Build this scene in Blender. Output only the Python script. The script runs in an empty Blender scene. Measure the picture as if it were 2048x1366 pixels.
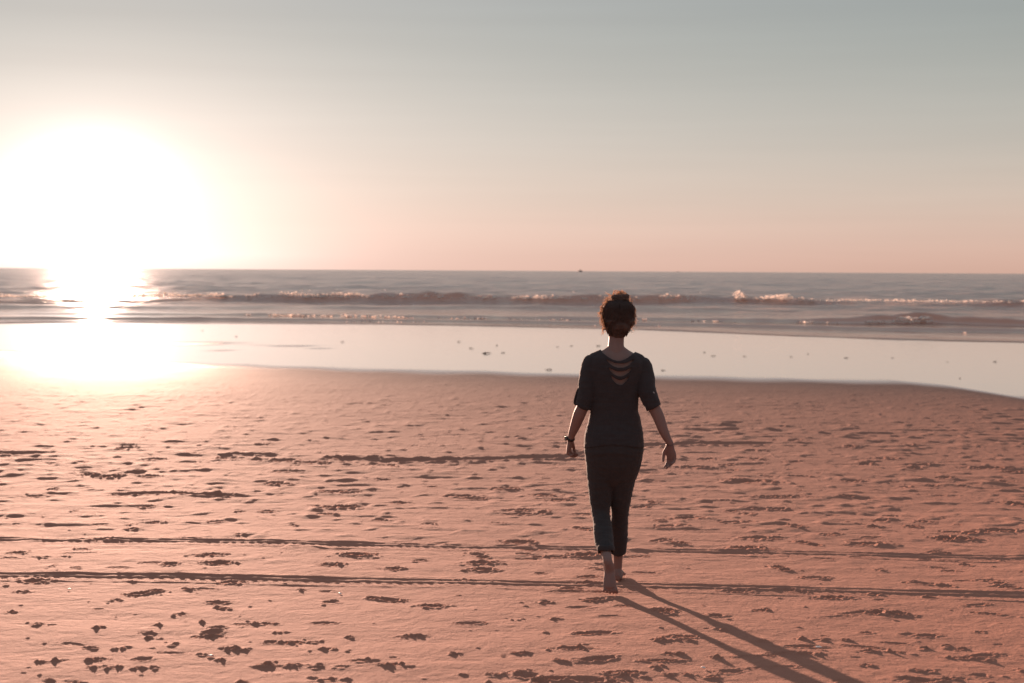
import bpy, bmesh, math, random
import numpy as np
from mathutils import Vector, Matrix, Quaternion

R = math.radians
rng = np.random.default_rng(7)
random.seed(7)
S = bpy.context.scene
COL = S.collection

# ------------------------------------------------------------------ camera
F_PX = 2844.4                      # 50 mm on a 36 mm wide frame, in pixels of the 2048 px photograph
CAM_Z = 1.84
PITCH, ROLL = R(-2.858), R(0.335)
cam = bpy.data.cameras.new('camera'); cam_o = bpy.data.objects.new('camera', cam); COL.objects.link(cam_o)
cam.lens = 50; cam.sensor_width = 36; cam.clip_start = 0.05; cam.clip_end = 60000
CM = Matrix.Translation((0, 0, CAM_Z)) @ Matrix.Rotation(R(90) + PITCH, 4, 'X') @ Matrix.Rotation(ROLL, 4, 'Z')
cam_o.matrix_world = CM
cam.dof.use_dof = True; cam.dof.focus_distance = 8.4; cam.dof.aperture_fstop = 3.6
S.camera = cam_o
M3 = np.array(CM.to_3x3())

# ------------------------------------------------------------------ sun, sky, exposure
SUN_EL, SUN_AZ = R(3.4), R(-16.3)           # azimuth from +Y, to the left of the view
sl = bpy.data.lights.new('sun', 'SUN'); so = bpy.data.objects.new('sun', sl); COL.objects.link(so)
sl.energy = 3.6; sl.angle = R(0.5); sl.color = (1.0, 0.62, 0.46)
sdir = Vector((math.sin(SUN_AZ) * math.cos(SUN_EL), math.cos(SUN_AZ) * math.cos(SUN_EL), math.sin(SUN_EL)))
so.rotation_euler = sdir.to_track_quat('Z', 'Y').to_euler(); so.location = (-20, 60, 20)

W = bpy.data.worlds.new('World'); S.world = W; W.use_nodes = True
nt = W.node_tree; N = nt.nodes; L = nt.links; N.clear()
def wn(t, **k):
    n = N.new(t)
    for a, b in k.items(): setattr(n, a, b)
    return n
def wmath(op, a, b=None, c=None, clamp=False):
    n = N.new('ShaderNodeMath'); n.operation = op; n.use_clamp = clamp
    for i, v in enumerate((a, b, c)):
        if v is None: continue
        if isinstance(v, (int, float)): n.inputs[i].default_value = v
        else: L.new(v, n.inputs[i])
    return n.outputs[0]
def wdot(v, d):
    n = N.new('ShaderNodeVectorMath'); n.operation = 'DOT_PRODUCT'; L.new(v, n.inputs[0]); n.inputs[1].default_value = d
    return n.outputs['Value']
def wscale(col, val):
    n = N.new('ShaderNodeVectorMath'); n.operation = 'SCALE'
    if isinstance(col, tuple): n.inputs[0].default_value = col
    else: L.new(col, n.inputs[0])
    if isinstance(val, (int, float)): n.inputs['Scale'].default_value = val
    else: L.new(val, n.inputs['Scale'])
    return n.outputs[0]
def wadd(a, b):
    n = N.new('ShaderNodeVectorMath'); n.operation = 'ADD'; L.new(a, n.inputs[0]); L.new(b, n.inputs[1]); return n.outputs[0]
tc = wn('ShaderNodeTexCoord'); D = tc.outputs['Generated']
elz = wdot(D, (0, 0, 1))
GC = R(2.75)
gx = (math.cos(SUN_AZ), -math.sin(SUN_AZ), 0)
gf = (math.sin(SUN_AZ), math.cos(SUN_AZ), 0)
a = wdot(D, gx); b = wmath('SUBTRACT', elz, math.sin(GC)); c = wmath('MULTIPLY', wmath('SUBTRACT', 1.0, wdot(D, gf)), 0.8)
a2 = wmath('POWER', wmath('ABSOLUTE', wmath('DIVIDE', a, 1.75)), 2.0)
b2 = wmath('POWER', wmath('ABSOLUTE', b), 2.0); c2 = wmath('POWER', c, 2.0)
r_ = wmath('SQRT', wmath('ADD', wmath('ADD', a2, b2), c2))
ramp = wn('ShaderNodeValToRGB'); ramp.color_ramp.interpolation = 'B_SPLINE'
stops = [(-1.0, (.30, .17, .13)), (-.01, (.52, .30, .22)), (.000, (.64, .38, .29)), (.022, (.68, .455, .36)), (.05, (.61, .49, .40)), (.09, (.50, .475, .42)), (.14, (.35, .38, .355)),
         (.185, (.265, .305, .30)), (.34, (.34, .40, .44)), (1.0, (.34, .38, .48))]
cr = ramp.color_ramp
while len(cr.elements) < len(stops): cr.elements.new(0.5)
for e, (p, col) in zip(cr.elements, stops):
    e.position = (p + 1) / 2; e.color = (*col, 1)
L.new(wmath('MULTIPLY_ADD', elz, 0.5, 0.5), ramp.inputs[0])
# soft streaks of thin cloud near the horizon
cs = wn('ShaderNodeMapping'); cs.inputs['Scale'].default_value = (1.2, 1.2, 26)
L.new(D, cs.inputs[0]); cn = wn('ShaderNodeTexNoise'); cn.inputs['Scale'].default_value = 2.2; cn.inputs['Detail'].default_value = 3
L.new(cs.outputs[0], cn.inputs['Vector'])
streak = wmath('MULTIPLY_ADD', cn.outputs['Fac'], 0.16, 0.92)
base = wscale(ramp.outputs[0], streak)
rc = wmath('SQRT', wmath('ADD', wmath('ADD', wmath('POWER', wmath('ABSOLUTE', wmath('DIVIDE', a, 1.25)), 2.0), b2), c2))
core = wmath('MULTIPLY', wmath('EXPONENT', wmath('MULTIPLY', wmath('POWER', wmath('DIVIDE', rc, 0.029), 2.0), -1.0)), 1.9)
mid = wmath('MULTIPLY', wmath('EXPONENT', wmath('DIVIDE', r_, -0.040)), 0.82)
wide = wmath('MULTIPLY', wmath('EXPONENT', wmath('DIVIDE', r_, -0.22)), 0.44)
hug = wmath('MULTIPLY', wmath('MULTIPLY', wmath('EXPONENT', wmath('MULTIPLY', wmath('ADD', wmath('POWER', wmath('DIVIDE', a, 0.125), 2.0), c2), -1.0)), wmath('EXPONENT', wmath('DIVIDE', wmath('ABSOLUTE', wmath('SUBTRACT', elz, .010)), -0.030))), 0.60)
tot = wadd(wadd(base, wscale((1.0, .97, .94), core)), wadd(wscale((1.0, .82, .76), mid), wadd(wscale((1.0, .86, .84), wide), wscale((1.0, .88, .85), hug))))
EXPO = 2.0
sky = wn('ShaderNodeTexSky', sky_type='NISHITA', sun_disc=False, sun_elevation=SUN_EL, sun_rotation=SUN_AZ, air_density=1.0, dust_density=2.0, ozone_density=1.0)
SKYS = 0.05
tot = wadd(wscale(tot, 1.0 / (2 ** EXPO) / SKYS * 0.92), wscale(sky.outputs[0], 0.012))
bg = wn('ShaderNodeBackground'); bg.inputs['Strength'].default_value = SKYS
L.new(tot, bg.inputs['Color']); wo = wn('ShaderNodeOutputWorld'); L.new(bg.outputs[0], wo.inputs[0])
W.cycles.sampling_method = 'MANUAL'; W.cycles.sample_map_resolution = 1024

S.view_settings.view_transform = 'Standard'; S.view_settings.look = 'None'
S.view_settings.exposure = EXPO; S.view_settings.gamma = 1
S.render.engine = 'CYCLES'; S.cycles.use_denoising = True; S.cycles.max_bounces = 6
S.cycles.sample_clamp_indirect = 4.0; S.cycles.sample_clamp_direct = 40.0

# ------------------------------------------------------------------ helpers
def tag(o, label=None, cat=None, group=None, kind=None):
    if label: o['label'] = label
    if cat: o['category'] = cat
    if group: o['group'] = group
    if kind: o['kind'] = kind
    return o
def mesh_obj(name, verts, faces, mat=None, parent=None, smooth=True):
    me = bpy.data.meshes.new(name)
    me.from_pydata([tuple(v) for v in verts], [], faces)
    if smooth: me.polygons.foreach_set('use_smooth', [True] * len(me.polygons))
    me.update()
    o = bpy.data.objects.new(name, me); COL.objects.link(o)
    if mat: me.materials.append(mat)
    if parent: o.parent = parent
    return o
def empty(name, loc):
    o = bpy.data.objects.new(name, None); COL.objects.link(o); o.location = loc; o.empty_display_size = .1
    return o

class Mat:
    """small shorthand for node materials"""
    def __init__(s, name):
        s.m = bpy.data.materials.new(name); s.m.use_nodes = True; s.t = s.m.node_tree; s.t.nodes.clear()
        s.out = s.t.nodes.new('ShaderNodeOutputMaterial')
    def n(s, t, **k):
        n = s.t.nodes.new(t)
        for a, b in k.items(): setattr(n, a, b)
        return n
    def put(s, sock, v):
        if isinstance(v, bpy.types.NodeSocket): s.t.links.new(v, sock)
        elif isinstance(v, (tuple, list)) and len(v) == 3 and sock.type == 'RGBA': sock.default_value = (*v, 1)
        else: sock.default_value = v
    def math(s, op, a, b=None, c=None, clamp=False):
        n = s.n('ShaderNodeMath', operation=op, use_clamp=clamp)
        for i, v in enumerate((a, b, c)):
            if v is not None: s.put(n.inputs[i], v)
        return n.outputs[0]
    def mix(s, f, a, b):
        n = s.n('ShaderNodeMix', data_type='RGBA'); s.put(n.inputs[0], f); s.put(n.inputs[6], a); s.put(n.inputs[7], b); return n.outputs[2]
    def lerp(s, f, a, b):
        n = s.n('ShaderNodeMix', data_type='FLOAT'); s.put(n.inputs[0], f); s.put(n.inputs[2], a); s.put(n.inputs[3], b); return n.outputs[0]
    def attr(s, name): return s.n('ShaderNodeAttribute', attribute_name=name).outputs['Fac']
    def obj(s, scale=(1, 1, 1)):
        g = s.n('ShaderNodeTexCoord'); mp = s.n('ShaderNodeMapping'); mp.inputs['Scale'].default_value = scale
        s.t.links.new(g.outputs['Object'], mp.inputs[0]); return mp.outputs[0]
    def noise(s, vec, scale, detail=3, rough=.5):
        n = s.n('ShaderNodeTexNoise'); n.inputs['Scale'].default_value = scale; n.inputs['Detail'].default_value = detail
        n.inputs['Roughness'].default_value = rough; s.t.links.new(vec, n.inputs['Vector']); return n.outputs['Fac']
    def bump(s, h, strength, dist, normal=None):
        n = s.n('ShaderNodeBump'); s.put(n.inputs['Strength'], strength); s.put(n.inputs['Distance'], dist); s.put(n.inputs['Height'], h)
        if normal is not None: s.put(n.inputs['Normal'], normal)
        return n.outputs[0]
    def bsdf(s, **k):
        n = s.n('ShaderNodeBsdfPrincipled')
        for a, b in k.items(): s.put(n.inputs[a.replace('_', ' ')], b)
        return n.outputs[0]
    def done(s, sh):
        s.t.links.new(sh, s.out.inputs['Surface']); return s.m
def simple(name, col, rough=.8, bump=None, spec=.3, sss=None, translucent=None, sheen=None, var=.12):
    m = Mat(name); v = m.obj()
    nz = m.noise(v, 30, 4)
    c = m.mix(nz, tuple(x * (1 - var) for x in col), tuple(min(1, x * (1 + var)) for x in col))
    k = dict(Base_Color=c, Roughness=rough, Specular_IOR_Level=spec)
    if bump: k['Normal'] = m.bump(m.noise(v, bump[0], 3), 1.0, bump[1])
    if sheen: k['Sheen_Weight'] = sheen
    sh = m.bsdf(**k)
    if translucent:
        t = m.n('ShaderNodeBsdfTranslucent'); t.inputs[0].default_value = (*translucent[1], 1)
        x = m.n('ShaderNodeMixShader'); x.inputs[0].default_value = translucent[0]
        m.t.links.new(sh, x.inputs[1]); m.t.links.new(t.outputs[0], x.inputs[2]); sh = x.outputs[0]
    return m.done(sh)

# numpy gradient noise
_perm = rng.permutation(4096)
_ga = rng.random(4096) * 2 * np.pi
_gx, _gy = np.cos(_ga), np.sin(_ga)
def pnoise(x, y, seed=0):
    xi = np.floor(x).astype(np.int64); yi = np.floor(y).astype(np.int64); xf = x - xi; yf = y - yi
    u = xf * xf * xf * (xf * (xf * 6 - 15) + 10); v = yf * yf * yf * (yf * (yf * 6 - 15) + 10)
    def g(ix, iy, dx, dy):
        h = _perm[(_perm[(ix + seed * 131) & 4095] + iy) & 4095]; return _gx[h] * dx + _gy[h] * dy
    n00 = g(xi, yi, xf, yf); n10 = g(xi + 1, yi, xf - 1, yf); n01 = g(xi, yi + 1, xf, yf - 1); n11 = g(xi + 1, yi + 1, xf - 1, yf - 1)
    return (n00 * (1 - u) + n10 * u) * (1 - v) + (n01 * (1 - u) + n11 * u) * v
def sstep(e0, e1, x):
    t = np.clip((x - e0) / (e1 - e0), 0, 1); return t * t * (3 - 2 * t)

# ------------------------------------------------------------------ the lie of the beach
YW = 8.39                                             # where the woman stands; height 0 there
def slope(Y):
    return .060 * np.exp(-np.maximum(np.asarray(Y, float) - 9.5, 0) / 7.5) * np.where(np.asarray(Y) < 4, np.exp(-(4 - np.minimum(np.asarray(Y, float), 4)) / 4), 1)
_py = np.concatenate([np.arange(-80, 70, .05)]); _pz = -np.concatenate([[0], np.cumsum((slope(_py[1:]) + slope(_py[:-1])) / 2 * .05)]); _pz -= np.interp(YW, _py, _pz)
def prof(Y):
    Y = np.asarray(Y, float)
    return np.interp(Y, _py, _pz) - .0012 * np.maximum(Y - 30, 0) - .02 * np.maximum(Y - 62, 0)
def ray(px, py):
    d = M3 @ np.array([(px - 1024) / F_PX, (683 - py) / F_PX, -1.0]); return d
def ground(px, py):
    d = ray(px, py); lo, hi = 1.0, 400.0
    for _ in range(60):
        m = (lo + hi) / 2; z = CAM_Z + d[2] / d[1] * m
        if z > prof(m): lo = m
        else: hi = m
    return d[0] / d[1] * lo, lo
def at_level(px, py, z):
    d = ray(px, py); t = (z - CAM_Z) / d[2]; return d[0] * t, d[1] * t
def at_depth(px, py, Y):
    d = ray(px, py); t = Y / d[1]; return np.array([d[0] * t, Y, CAM_Z + d[2] * t])
def curve(pts, f=ground):
    q = sorted(f(*p) for p in pts); return np.array([a for a, b in q]), np.array([b for a, b in q])

wetx, wety = curve([(0, 704), (90, 716), (190, 727), (330, 728), (480, 733), (600, 737), (900, 747), (1200, 752), (1500, 760), (1800, 765), (1900, 774), (1980, 786), (2048, 797)])
frx, fry = curve([(0, 647), (300, 645), (500, 646), (700, 648), (1024, 653), (1250, 658), (1400, 664), (1600, 673), (1800, 680), (2048, 685)])
def Ywet(x): return np.interp(x, wetx, wety) + .35 * pnoise(x * .35, x * 0 + .3, 5)
def Yfront(x): return np.interp(x, frx, fry) + .8 * pnoise(x * .12, x * 0 + 7.3, 6) + .3 * pnoise(x * .5, x * 0 + 3.3, 8)

# ------------------------------------------------------------------ beach sheet
rows = list(np.linspace(-60, 1.0, 24)) + list(np.linspace(1.4, 5.3, 60))
y = 5.32
while y < 70:
    rows.append(y); y += max(.0085, y * y / 5200)
rows += [75, 85, 100, 140, 220, 400]
rows = np.array(rows)
tcore = np.arange(-.405, .405, .00088)
tout = .405 + np.cumsum(.0015 * 1.09 ** np.arange(86))
cols = np.concatenate([-tout[::-1], tcore, tout])
RR, CC = len(rows), len(cols)
Y = np.repeat(rows[:, None], CC, 1)
X = cols[None, :] * np.maximum(Y, 1.6)
dYr = np.gradient(rows)[:, None]
Z = prof(Y)
wetY = Ywet(X)
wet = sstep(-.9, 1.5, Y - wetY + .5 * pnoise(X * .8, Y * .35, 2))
# slightly raised dry patches in the shallow film, left of the middle
for (px, py, w, h, s) in [(392, 687, 150, 7, .75), (440, 701, 60, 5, .35), (588, 692, 100, 4, .5), (640, 697, 60, 3, .3), (520, 690, 60, 3, .2)]:
    gx_, gy_ = ground(px, py); sc = F_PX / gy_; b_ = h / 2 * gy_ ** 2 / (2.37 * F_PX)
    q = ((X - gx_) / (w / 2 / sc)) ** 2 + ((Y - gy_ - .12 * (X - gx_)) / b_) ** 2 + .8 * pnoise(X * 1.2, Y * .6, 4)
    wet = wet * (1 - s * np.exp(-q * 1.2))
damp = np.exp(-np.maximum(wetY - Y, 0) / 4.5) * (Y < wetY + .01) + (Y >= wetY)
dry = 1 - np.clip(wet * 1.0, 0, 1)
dryk = dry * np.clip(1 - damp, 0, 1) ** .6
def octave(lam, amp, seed, sx=1.0, sy=1.0):
    fade = np.clip((lam / sy) / (dYr * 2.6) - .4, 0, 1)
    return pnoise(X / lam * sx, Y / lam * sy, seed) * amp * fade
Z = Z + octave(2.6, .012, 11) * dryk + octave(.9, .006, 12, .8, 1.1) * dryk
Z = Z + (octave(.32, .0045, 13, .7, 1.2) + octave(.12, .0016, 14) + octave(.05, .0010, 15)) * dryk
# rougher trampled zone, farther up the right and in a belt across the left
rough = sstep(9.5, 12.5, Y) * sstep(30, 20, Y) * (.35 + .65 * sstep(-1.0, 3.5, X + .6 * pnoise(X * .5, Y * .2, 21) * 3))
bgx, bgy = ground(430, 925); rough = np.maximum(rough, .9 * np.exp(-((Y - bgy) / 2.3) ** 2) * sstep(1.5, -1, X))
rn = pnoise(X / .42, Y / .36, 16); rn2 = pnoise(X / .2, Y / .22, 17)
Z = Z + rough * dryk * (.038 * np.clip(rn - .12, -0.1, 1) + .020 * np.clip(rn2 - .1, 0, 1)) * np.clip(.55 + 2.2 * pnoise(X / 2.2, Y / 3.0, 18), 0, 1.5)

sp = sstep(7, 12, Y) * sstep(33, 24, Y)
Z = Z + dryk * sp * 1.9 * (.020 * np.clip(pnoise(X / .30, Y / .30, 25) - .22, 0, 1) + .016 * np.clip(pnoise(X / .16, Y / .20, 26) - .25, 0, 1) - .02 * np.clip(pnoise(X / .5, Y / .35, 27) - .3, 0, 1))
def region(x0, x1, y0, y1):
    r0, r1 = np.searchsorted(rows, y0), np.searchsorted(rows, y1)
    if r1 <= r0: return None
    yy = max(rows[r0], 1.6), max(rows[r1 - 1], 1.6)
    t0 = min(x0 / yy[0], x0 / yy[1]); t1 = max(x1 / yy[0], x1 / yy[1])
    c0, c1 = np.searchsorted(cols, t0), np.searchsorted(cols, t1)
    if c1 <= c0: return None
    return slice(r0, r1), slice(c0, c1)
def pit(x, y, a_, b_, d_, rot=0., rim=.45, ragged=.55, seed=0, crumb=.25):
    m_ = max(a_, b_) * 1.9 + .02
    g = region(x - m_, x + m_, y - m_, y + m_)
    if g is None: return
    xs, ys = X[g] - x, Y[g] - y
    u = (xs * math.cos(rot) + ys * math.sin(rot)) / a_; v = (-xs * math.sin(rot) + ys * math.cos(rot)) / b_
    lam = max(.025, min(a_, b_) * .9)
    n1 = pnoise(X[g] / lam, Y[g] / lam, seed % 61 + 1); n2 = pnoise(X[g] / lam * 2.3, Y[g] / lam * 2.3, seed % 53 + 70)
    r = np.sqrt(u * u + v * v) * (1 + ragged * n1 + ragged * .5 * n2)
    core_ = -d_ * (1 - sstep(.45, 1.05, r)) * (1 + crumb * 2 * n2)
    rimh = rim * d_ * np.exp(-((r - 1.16) / .22) ** 2) * (1 + .8 * n1 + .8 * n2)
    Z[g] += core_ + rimh
def footprint(x, y, s, d_, rot, seed):
    c_, s_ = math.cos(rot), math.sin(rot)
    pit(x + c_ * .055 * s, y + s_ * .055 * s, .075 * s, .048 * s, d_, rot, .5, .3, seed)
    pit(x - c_ * .075 * s, y - s_ * .075 * s, .048 * s, .038 * s, d_ * 1.05, rot, .45, .3, seed + 3)
    for k in range(4):
        q = rot + (k - 1.5) * .28; pit(x + math.cos(q) * .15 * s, y + math.sin(q) * .15 * s, .02 * s, .015 * s, d_ * .6, rot, .4, .3, seed + k)

# marks read from the photograph: centre, width, height in its pixels
k1 = .3777
H7 = [(190,830,170,50),(905,738,80,30),(1160,732,140,32),(1115,690,150,25),(105,680,120,28),(435,660,60,20),(530,607,110,24),(1215,832,120,35),(1165,935,110,30),(1180,965,80,14),
 (930,1000,30,20),(965,1000,30,20),(1595,868,50,20),(1755,740,110,25),(1755,932,80,22),(690,550,85,20),(785,432,70,25),(820,513,80,15),(1145,510,75,20),(1270,458,50,15),(1405,458,80,18),
 (1270,580,55,18),(1550,530,35,12),(700,527,80,14),(270,342,60,18),(190,375,110,20),(660,370,140,20),(930,362,100,15),(1200,370,120,28),(1460,305,90,30),(800,268,80,25),(480,260,90,30),
 (590,270,100,30),(1500,245,140,18),(1805,432,90,28),(1770,352,150,18),(1735,473,110,18),(395,455,60,10),(240,487,50,8),(680,120,90,20),(530,1072,50,18),(820,1060,50,18),(1060,1045,40,16),
 (785,1125,60,25),(780,1095,100,18),(205,1053,90,14),(1300,1050,130,12),(1420,1050,120,7),(1120,1115,80,8),(1480,1100,80,14),(1520,1152,100,30),(1660,1150,70,12),(1740,1188,100,22),(1235,1188,90,22),
 (1290,1192,40,22),(915,1162,40,18),(480,1177,120,22),(640,1180,80,16),(240,1250,90,22),(330,1242,90,16),(520,1238,150,28),(1065,1215,55,20),(500,1280,110,26),(600,1283,80,30),(730,1283,70,18),
 (820,1283,60,18),(1400,1275,120,16),(1560,1275,150,26),(1700,1290,70,20),(1800,1290,80,20),(1160,1245,40,15),(260,1345,100,12),(400,1357,100,15),(1290,1360,90,12),(120,885,70,16),(400,760,60,10),
 (280,750,30,8),(1005,868,60,18),(720,830,30,16),(620,925,60,8),(60,988,60,12),(60,710,110,12),(220,705,100,14),(340,705,60,12),(820,180,90,20),(1000,195,160,10),(1210,175,120,26),(1380,182,150,18),
 (1500,190,140,28),(1640,200,160,24),(1760,170,120,20),(430,195,70,14),(270,200,90,10),(1000,150,150,10),(1420,98,80,10),(60,150,160,20)]
H8 = [(570,598,180,25),(165,625,80,22),(510,655,170,25),(200,495,180,22),(50,508,70,14),(570,440,110,18),(680,440,80,15),(520,470,80,18),(1040,378,90,16),(1080,297,110,20),(790,270,130,14),
 (430,457,60,14),(770,535,80,24),(945,580,100,20),(1160,628,190,26),(1230,505,80,20),(1185,540,60,14),(1450,512,100,20),(1385,535,70,18),(1560,598,110,40),(1660,605,110,36),(1850,565,220,30),
 (1520,670,100,18),(890,805,110,30),(800,805,40,14),(1670,735,70,14),(1215,765,60,12),(1780,820,100,12),(1850,838,70,22),(470,875,160,25),(960,912,140,28),(590,980,100,16),(1190,990,110,30),
 (1310,1000,140,36),(85,990,100,35),(380,1083,50,20),(1745,1100,70,18),(1030,1142,60,12),(800,1137,80,16),(895,1142,90,24),(590,1145,120,10),(60,1145,110,26),(190,1147,120,20),(860,1218,150,25),
 (1160,1203,120,24),(1300,1205,130,24),(1570,1172,100,18),(1650,1186,80,24),(1650,1235,200,34),(1790,1252,90,20),(1450,1185,80,12),(1410,1303,70,26),(1490,1310,70,16),(1140,1278,70,14),
 (110,1220,140,24),(340,1237,60,16),(35,1280,80,26),(100,1322,90,18),(190,1322,70,18),(330,1340,130,26),(1960,1300,50,22),(1620,1350,140,22),(1190,890,70,14),(1480,905,50,14),(810,880,60,10),
 (1410,210,160,14),(1800,225,200,20),(1140,205,80,16),(530,300,240,25),(670,378,200,18),(1250,178,120,12),(300,180,100,12),(240,222,160,14),(560,180,80,14),(770,195,100,14),(440,238,60,10),
 (1850,300,160,16),(1940,250,120,22),(1560,280,80,14),(1350,325,80,14),(1930,415,90,30),(1500,320,70,16),(1100,520,60,10),(1920,245,90,14),(1380,105,60,14),(1060,112,60,14)]
HC = [(680,1014,70,12),(1035,1023,50,7),(710,1110,60,12),(665,1129,50,9),(965,1125,58,10),(965,1138,50,9),(1040,1083,70,12),(1172,1110,54,14),(865,1213,60,14),(820,1273,70,13),(1145,1298,82,16),
 (1120,1323,30,11),(790,1137,40,8),(920,992,60,8),(950,997,40,6),(675,983,70,8),(1010,978,60,10),(1320,1222,40,14),(910,1310,40,10),(780,1332,80,12),(720,1325,60,8),(545,1333,100,9),(1040,1308,50,8),
 (930,1160,30,6),(700,1275,20,8),(590,1285,70,12),(470,1298,50,8),(800,1005,40,6),(1110,1240,30,7),(1250,1350,60,10),(990,1350,50,8),(660,1362,70,9),(1330,1282,60,8),(1170,1165,40,6),(840,1120,30,5),
 (1090,1205,24,7),(1350,1085,30,8),(760,1040,30,5),(860,1048,30,5),(1120,1000,36,6),(560,968,50,8),(770,958,30,5),(1090,990,40,7)]
marks = [(x * k1, 850 + y * k1, w * k1, h * k1) for x, y, w, h in H7] + [(1300 + x * .3778, 850 + y * .3778, w * .3778, h * .3778) for x, y, w, h in H8] + HC
SC = 7.4                                     # rough pixels-per-metre divisor for depth
for i, (px, py, w, h) in enumerate(marks):
    x, y = ground(px, py)
    dz = CAM_Z - float(prof(y)); sl_ = float(slope(y))
    ppm = F_PX / y; ppy = F_PX * (dz / y ** 2 - sl_ / y)     # vertical px per metre of depth on the sloping sand
    ppy = max(ppy, 8)
    a_ = w / 2 / ppm * (.78 if py < 1230 else .58); b_ = max(.028, min(.18, h / 2 / ppy * .55)) * (1 if py < 1230 else .60)
    d_ = float(np.clip(b_ * .17 + .003, .008, .024)) * (1 + .15 * random.uniform(-1, 1)) * (.8 if px < 700 else 1)
    n_ = max(1, int(round(a_ / .13)))
    for j in range(n_):
        t = (j + .5) / n_ * 2 - 1
        aj = a_ / n_ * random.uniform(1.0, 1.35); k = 1 - .45 * abs(t) ** 1.5
        pit(x + t * a_ * .8, y + random.uniform(-.35, .35) * b_, aj, b_ * k * random.uniform(.75, 1.1), d_ * k * random.uniform(.8, 1.15), random.uniform(-.3, .3), .5 if py < 1230 else .36, .85, i * 7 + j, .5)
    for j in range(int(2 + w / 14)):
        pit(x + random.gauss(0, a_ * .9), y + random.gauss(0, b_ * 1.1), random.uniform(.012, .03), random.uniform(.012, .03), -random.uniform(.002, .007), 0, 0, .4, i + j)

# more prints that the photograph shows only as a scatter
placed = 0
while placed < 470:
    yy = 5.4 + 19 * random.random() ** 1.15; xx = random.uniform(-.5, .5) * yy * 1.0
    dens = 1.0 if xx > 0 else .3
    if yy > 17: dens *= .6
    if random.random() > dens: continue
    placed += 1
    q = random.random(); s_ = random.uniform(.75, 1.1)
    if q < .10: footprint(xx, yy, s_, random.uniform(.007, .015), random.uniform(0, 6.28), placed)
    elif q < .45: pit(xx, yy, random.uniform(.03, .09), random.uniform(.02, .045), random.uniform(.004, .012), random.uniform(-.5, .5), .4, .6, placed)
    elif q < .8: pit(xx, yy, random.uniform(.012, .03), random.uniform(.01, .025), random.uniform(-.008, .01), 0, .2, .4, placed)
    else:                                    # long faint drag mark
        pit(xx, yy, random.uniform(.05, .13), random.uniform(.015, .04), random.uniform(.002, .006), random.uniform(-.5, .5), .6, .8, placed)
for _ in range(420):                          # crumbs of sand kicked up
    yy = 5.4 + 14 * random.random() ** 1.3; xx = random.uniform(-.42, .42) * yy
    pit(xx, yy, random.uniform(.008, .018), random.uniform(.008, .018), -random.uniform(.002, .005), 0, 0, .4, _)

# tyre ruts across the sand
def rut(pts, width, depth, ridge, tread=True, x0=-1e9, x1=1e9, jag=.0, soft=.012):
    gx_, gy_ = curve(pts)
    g = region(-60, 60, gy_.min() - 1.2, gy_.max() + 1.2)
    xs, ys = X[g], Y[g]
    yc = np.interp(xs, gx_, gy_) + .02 * pnoise(xs * .7, xs * 0 + 1.7, 31) + jag * pnoise(xs * 6, ys * 4, 32)
    sl_ = (gy_[-1] - gy_[0]) / (gx_[-1] - gx_[0])
    outx = np.where(xs < gx_[0], xs - gx_[0], np.where(xs > gx_[-1], xs - gx_[-1], 0)); yc = yc + sl_ * outx
    s = (ys - yc) / width
    m_ = sstep(x0 - .3, x0 + .3, xs) * sstep(x1 + .3, x1 - .3, xs) if x0 > -1e8 else 1.0
    vary = .75 + .6 * pnoise(xs * .9, xs * 0 + 9.1, 33)
    prof_ = -depth * (1 - sstep(.55, 1.0, np.abs(s))) + ridge * np.exp(-((s - 1.25) / .28) ** 2) * vary + ridge * .5 * np.exp(-((s + 1.25) / .25) ** 2) * vary
    if tread:
        vary = np.clip(.85 + 1.1 * pnoise(xs * .8, xs * 0 + 9.1, 33) + .6 * pnoise(xs * 3.1, xs * 0 + 5.1, 36), 0.05, 1.5)
        prof_ = ridge * np.exp(-(s / .38) ** 2) * vary
        z_ = sstep(-6.2, -5.6, s) * sstep(-1.9, -2.4, s)
        w_ = (np.sin(xs * 2 * np.pi / .062 + s * 1.6) > .0) * (.6 + 1.2 * pnoise(xs * 1.3, xs * 0 + 2.2, 35)).clip(0, 1) * .0035
        prof_ = prof_ + z_ * (-.007 + w_) + .004 * np.exp(-((s + 6.4) / .3) ** 2) * vary
    if jag > .2: m_ = m_ * np.clip(.25 + 2.2 * pnoise(xs / .55, ys * 0 + 3.3, 37) + 1.2 * pnoise(xs / .13, ys / .3, 38), 0, 1.2)
    rag = ridge * (.7 if tread else 1.3) * np.clip(pnoise(xs * 14, ys * 12, 34), 0, 1) * np.exp(-((np.abs(s) - 1.4) / .5) ** 2)
    Z[g] += (prof_ + rag) * m_ * (ys < 40)
rut([(0, 1075), (350, 1078), (700, 1085), (1000, 1090), (1300, 1096), (1700, 1104), (2048, 1113)], .046, .012, .0085, jag=.02)
rut([(0, 1147), (350, 1149), (700, 1155), (1000, 1161), (1300, 1167), (1700, 1177), (2048, 1187)], .046, .012, .0095, jag=.02)
xa, _a = ground(760, 921); xb, _b = ground(1530, 888)
rut([(760, 921), (960, 918), (1130, 914), (1210, 898), (1290, 890), (1400, 887), (1530, 888)], .16, .012, .018, False, xa, xb, .13)
xa, _a = ground(420, 912); xb, _b = ground(900, 921)
rut([(420, 911), (520, 909), (640, 917), (760, 920), (900, 921)], .22, .012, .016, False, xa, xb, .30)
xa, _a = ground(150, 942); xb, _b = ground(340, 946)
rut([(150, 938), (240, 946), (340, 945)], .20, .012, .016, False, xa, xb, .30)
xa, _a = ground(-200, 907); xb, _b = ground(80, 906)
rut([(900, 921), (1040, 917), (1120, 914)], .16, .010, .013, False, _b, _b + .01, .10) if False else None
rut([(-200, 907), (0, 906), (80, 906)], .16, .012, .018, False, xa, xb, .05)
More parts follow.
